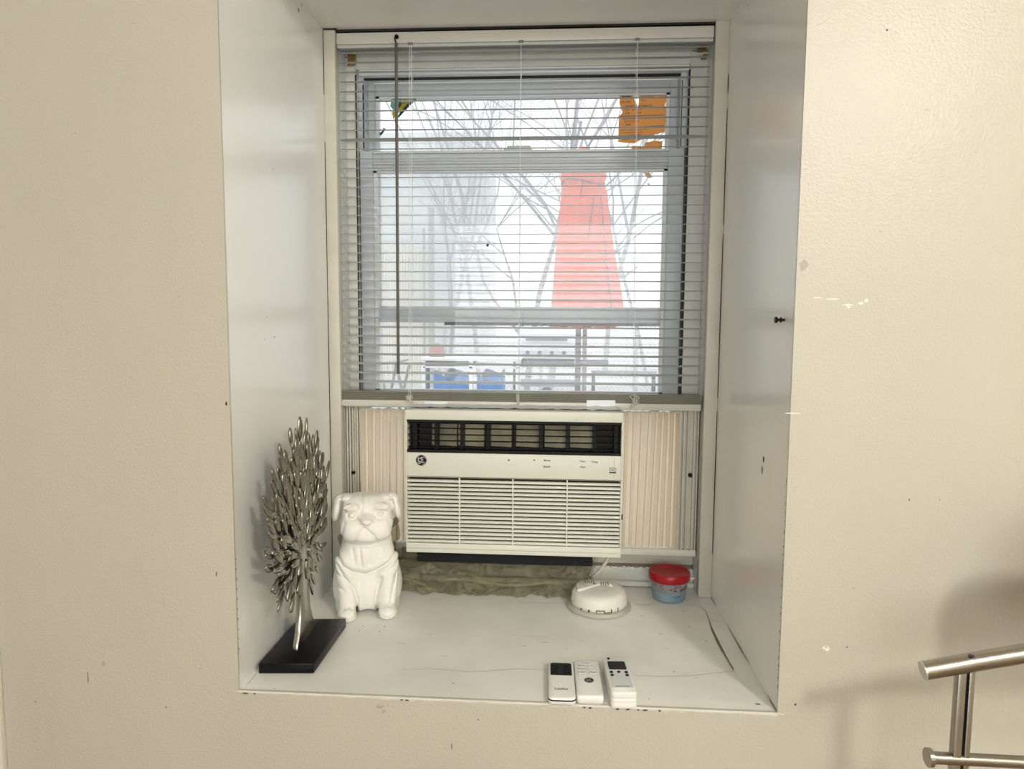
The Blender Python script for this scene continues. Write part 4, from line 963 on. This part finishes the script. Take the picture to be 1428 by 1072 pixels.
# closed red parasol
PX = .0; YP = 4.7
prof_px = [(455, 764, 858), (433, 764, 871), (400, 768, 866), (350, 772, 857), (300, 778, 850), (270, 781, 847), (256, 783, 843), (248, 779, 847), (236, 785, 843), (222, 796, 833), (210, 804, 822), (205, 810, 816)]
PAR = empty('closed_parasol', (float(at(816, 440, YP)[0]), YP, GZ), label='closed coral red parasol tied near its top, out in the yard', cat='parasol')
vs = []; fs = []; N = 64; H_ = []
for i, (py, xa, xb) in enumerate(prof_px):
    A = at(xa, py, YP); B = at(xb, py, YP); cx = (A[0]+B[0])/2; r = (B[0]-A[0])/2; H_.append(A[2])
    for k in range(N):
        a = 2*PI*k/N; fold = 1-.10*abs(math.sin(4*a+.6+i*.03))**.6-.03*math.sin(9*a+i*.2)
        zz = A[2]+(.02*math.sin(8*a) if i == 0 else 0); vs.append((cx+r*fold*math.cos(a), YP+r*.8*fold*math.sin(a), zz))
for i in range(len(prof_px)-1):
    for k in range(N): fs.append((i*N+k, i*N+(k+1) % N, (i+1)*N+(k+1) % N, (i+1)*N+k))
fs.append(tuple((len(prof_px)-1)*N+k for k in range(N)))
CORAL = mat('coral_canvas', (.88, .15, .08), .8, var=.12, vscale=9)
MB().add(vs, fs).build('canopy', CORAL, PAR, smooth=True, auto=70)
c = PAR.location; MB().tube([(c[0], YP, GZ), (c[0], YP, H_[-1])], .019, 10).build('pole', mat('parasol_pole', (.25, .20, .17), .5), PAR, smooth=True)
zt = float(at(800, 256, YP)[2]); cxx = float((at(783, 256, YP)[0]+at(843, 256, YP)[0])/2)
rr = float(at(843, 256, YP)[0]-at(783, 256, YP)[0])/2*1.0; P = [(cxx+rr*math.cos(a), YP+rr*.8*math.sin(a), zt+.02*math.sin(a*2)) for a in [2*PI*k/24 for k in range(25)]]
m = MB(); m.tube(P, .007, 6); m.tube([(cxx+.0, YP-rr*.8, zt), (cxx-.02, YP-rr*.86, zt-.10), (cxx-.01, YP-rr*.86, zt-.16)], .006, 6); m.build('tie_strap', mat('plum_strap', (.25, .07, .10), .8), PAR)
for sa in ((828, 821, 815, 812), (838, 843, 848, 853)):
    MB().tube([tuple(at(px_, py_, YP-.8*rr*k_)) for px_, py_, k_ in zip(sa, (275, 330, 385, 434), (1.0, 1.18, 1.36, 1.5))], .006, 6).build('seam_or_fold', mat('dark_coral_fold', (.35, .07, .09), .8), PAR)  # dark strips laid on to imitate shade in the canopy folds
m = MB(); m.lathe([(.26, 0), (.26, .06), (.05, .09), (.03, .25)], (c[0], YP, GZ), 24); m.build('base', BLACKP, PAR)
# gas grill
YG = 6.6
def gx(px): return float(at(px, 440, YG)[0])
def gz(py): return float(at(760, py, YG)[2])
GR = empty('gas_grill', (gx(762), YG, GZ), label='gas grill with a silver lid and side shelves behind the parasol', cat='grill')
LIDM = mat('silver_grill_lid', (.62, .64, .68), .35, metal=.3); DKM = mat('dark_grill_metal', (.10, .10, .11), .5)
x0, x1 = gx(723), gx(802); m = MB(); vs = []; n = 10
for xx in (x0, x1):
    for k in range(n+1):
        a = PI*k/n; vs.append((xx, YG+.24-.24*math.cos(a), gz(483)+(gz(456)-gz(483))*math.sin(a)**.6))
m.add(vs, [(k, k+1, n+2+k, n+1+k) for k in range(n)]+[tuple(range(n+1)), tuple(range(2*n+1, n, -1))]); m.build('lid', LIDM, GR, smooth=True)
MB().tube([(x0+.08, YG-.03, gz(473)), (x1-.08, YG-.03, gz(473))], .012, 8).build('lid_handle', DKM, GR)
MB().box(x0, x1, YG, YG+.45, gz(500), gz(484)).build('control_panel', LIDM, GR, bevel=.01)
for k in range(4):
    m = MB(); m.lathe([(.022, 0), (.018, .03)], (x0+.1+k*.13, YG, gz(492)), 14, 'y'); m.build('knob', DKM, GR)
MB().box(x0, x1, YG+.02, YG+.43, gz(512), gz(500)).build('firebox', DKM, GR)
m = MB(); m.box(gx(803), gx(811), YG, YG+.04, GZ, gz(457)); m.box(gx(716), gx(721), YG, YG+.04, GZ, gz(500)); m.build('leg', DKM, GR)
MB().box(gx(811), gx(850), YG+.02, YG+.40, gz(507), gz(503.5)).build('side_shelf', DKM, GR)
MB().box(gx(660), gx(716), YG+.02, YG+.40, gz(500), gz(497)).build('side_shelf', LIDM, GR)
MB().box(gx(716), gx(811), YG+.02, YG+.40, gz(539), gz(533)).build('bottom_shelf', mat('grey_shelf', (.33, .33, .36), .5), GR)
m = MB(); c = (gx(763), YG+.2, GZ+.10); m.lathe([(.12, 0), (.155, .05), (.155, .32), (.08, .40), (.03, .44)], c, 20); m.build('gas_bottle', LIDM, GR, smooth=True)
# low grey bench to the right of the grill
m = MB(); YB2 = 7.2
def bx(px): return float(at(px, 440, YB2)[0])
BN = empty('garden_bench', (bx(870), YB2, GZ), label='grey garden bench right of the grill', cat='bench')
zt = float(at(870, 517, YB2)[2]); zb_ = float(at(870, 524, YB2)[2])
MB().box(bx(826), bx(918), YB2, YB2+.05, zb_, zt).build('back_board', mat('grey_bench_board', (.28, .28, .30), .6), BN)
MB().box(bx(826), bx(918), YB2-.4, YB2, zb_-.30, zb_-.26).build('seat_board', mat('grey_bench_seat', (.40, .40, .42), .6), BN)
for px in (829, 914): MB().box(bx(px)-.02, bx(px)+.02, YB2-.38, YB2+.05, GZ, zb_-.30).build('leg', DKM, BN); MB().box(bx(px)-.02, bx(px)+.02, YB2, YB2+.05, GZ, zb_).build('leg', DKM, BN)
# white rail table with blue tarpaulin, dome pot
YT = 5.6
def ux(px): return float(at(px, 440, YT)[0])
def uz(py): return float(at(650, py, YT)[2])
TBW = empty('white_patio_table', (ux(656), YT, GZ), label='white framed patio table left of the grill, blue bundles beneath', cat='table')
WF = mat('white_table_frame', (.80, .80, .80), .5)
for px in (590, 656.5, 722): MB().box(ux(px)-.017, ux(px)+.017, YT, YT+.035, GZ, uz(500)).build('leg', WF, TBW, bevel=.004)
for px in (594, 718): MB().box(ux(px)-.017, ux(px)+.017, YT+.7, YT+.735, GZ, uz(500)).build('leg', WF, TBW, bevel=.004)
MB().box(ux(586), ux(726), YT-.02, YT+.76, uz(503), uz(499)).build('table_top', WF, TBW, bevel=.004)
MB().box(ux(590), ux(722), YT, YT+.03, uz(513.5), uz(511)).build('apron', WF, TBW)
MB().box(ux(590), ux(722), YT, YT+.03, uz(547), uz(543.5)).build('stretcher', WF, TBW)
BT = mat('blue_tarpaulin', (.06, .27, .70), .45, bump=.8, bscale=14, bdist=.03, var=.3, vscale=12)
for i, (pa, pb, lab) in enumerate(((598, 652, 'crumpled blue tarpaulin under the left half of the white patio table'), (661, 700, 'crumpled blue tarpaulin under the right half of the white patio table'))):
    vs = []; nx, ny = 24, 10; random.seed(20+i)
    for a in range(nx+1):
        for b in range(ny+1):
            u, v = a/nx, b/ny; x = ux(pa)+(ux(pb)-ux(pa))*u; y = YT+.12+.45*v
            hh = (uz(519)-GZ)*(.93+.07*math.sin(u*9+v*5+i))*min(1, math.sin(PI*min(max(v, 0), 1))*4+.02)*min(1, 25*u+.3, 25*(1-u)+.3)
            vs.append((x, y, GZ+max(.0, hh)))
    m = MB(); m.add(vs, [(a*(ny+1)+b, a*(ny+1)+b+1, (a+1)*(ny+1)+b+1, (a+1)*(ny+1)+b) for a in range(nx) for b in range(ny)]); o = m.build('tarpaulin', BT, smooth=True); tag(o, lab, 'tarpaulin')
PK = mat('dusty_pink_clay', (.42, .24, .24), .6)
m = MB(); zt = uz(499); c = (ux(604), YT+.2, zt); m.lathe([(.070, 0), (.085, .012), (.083, .03), (.070, .08), (.055, .11), (.030, .125), (.012, .13)], c, 24); o = m.build('clay_bell_pot', PK, smooth=True); tag(o, 'dusty pink dome shaped pot on the white patio table', 'pot')
m = MB(); m.box(ux(598), ux(722), YT+.05, YT+.65, uz(499), uz(496.5)); 
# brown crates on table edge
CRT = mat('weathered_brown', (.22, .17, .14), .7, var=.5, vscale=14)
o = MB().box(ux(594), ux(655), YT+.04, YT+.6, uz(511), uz(503.5)).build('wooden_tray', CRT, bevel=.004); tag(o, 'weathered brown tray slung under the white table top', 'tray')
# folding chair at far left
YF = 5.0
def fx_(px): return float(at(px, 440, YF)[0])
def fz(py): return float(at(540, py, YF)[2])
FC = empty('folding_chair', (fx_(542), YF, GZ), label='white folding chair with dark legs at the left edge of the yard', cat='chair')
GL = mat('dark_grey_leg', (.22, .23, .23), .5)
MB().hexa([(fx_(526), YF, fz(508)), (fx_(556), YF, fz(504)), (fx_(556), YF+.4, fz(504)), (fx_(526), YF+.4, fz(508)), (fx_(526), YF, fz(510)), (fx_(556), YF, fz(506)), (fx_(556), YF+.4, fz(506)), (fx_(526), YF+.4, fz(510))]).build('seat', GL, FC)
for a, b, yy in (((527, 514), (536, 545), 0), ((552, 514), (560, 545), 0), ((538, 512), (528, 560), .38), ((558, 512), (546, 560), .38)):
    pa = Vector((fx_(a[0]), YF+yy, fz(510))); pb = Vector((fx_(b[0]), YF+yy, fz(b[1]))); dv = pb-pa; pb = pa+dv*((GZ-pa.z)/dv.z)
    MB().tube([pa, pb], .013, 8).build('leg', GL, FC)
# dark green bin
o = MB().lathe([(.045, 0), (.05, .02), (.05, 1.), (.04, 1.02)], (ux(583), YT+.4, GZ), 16)
zz = uz(506)-GZ
o = MB().lathe([(.030, 0), (.036, .02), (.036, zz-.02), (.03, zz)], (ux(583), YT+.4, GZ), 12).build('green_post', mat('dark_green_paint', (.10, .16, .14), .5)); tag(o, 'short dark green post left of the white patio table', 'post')
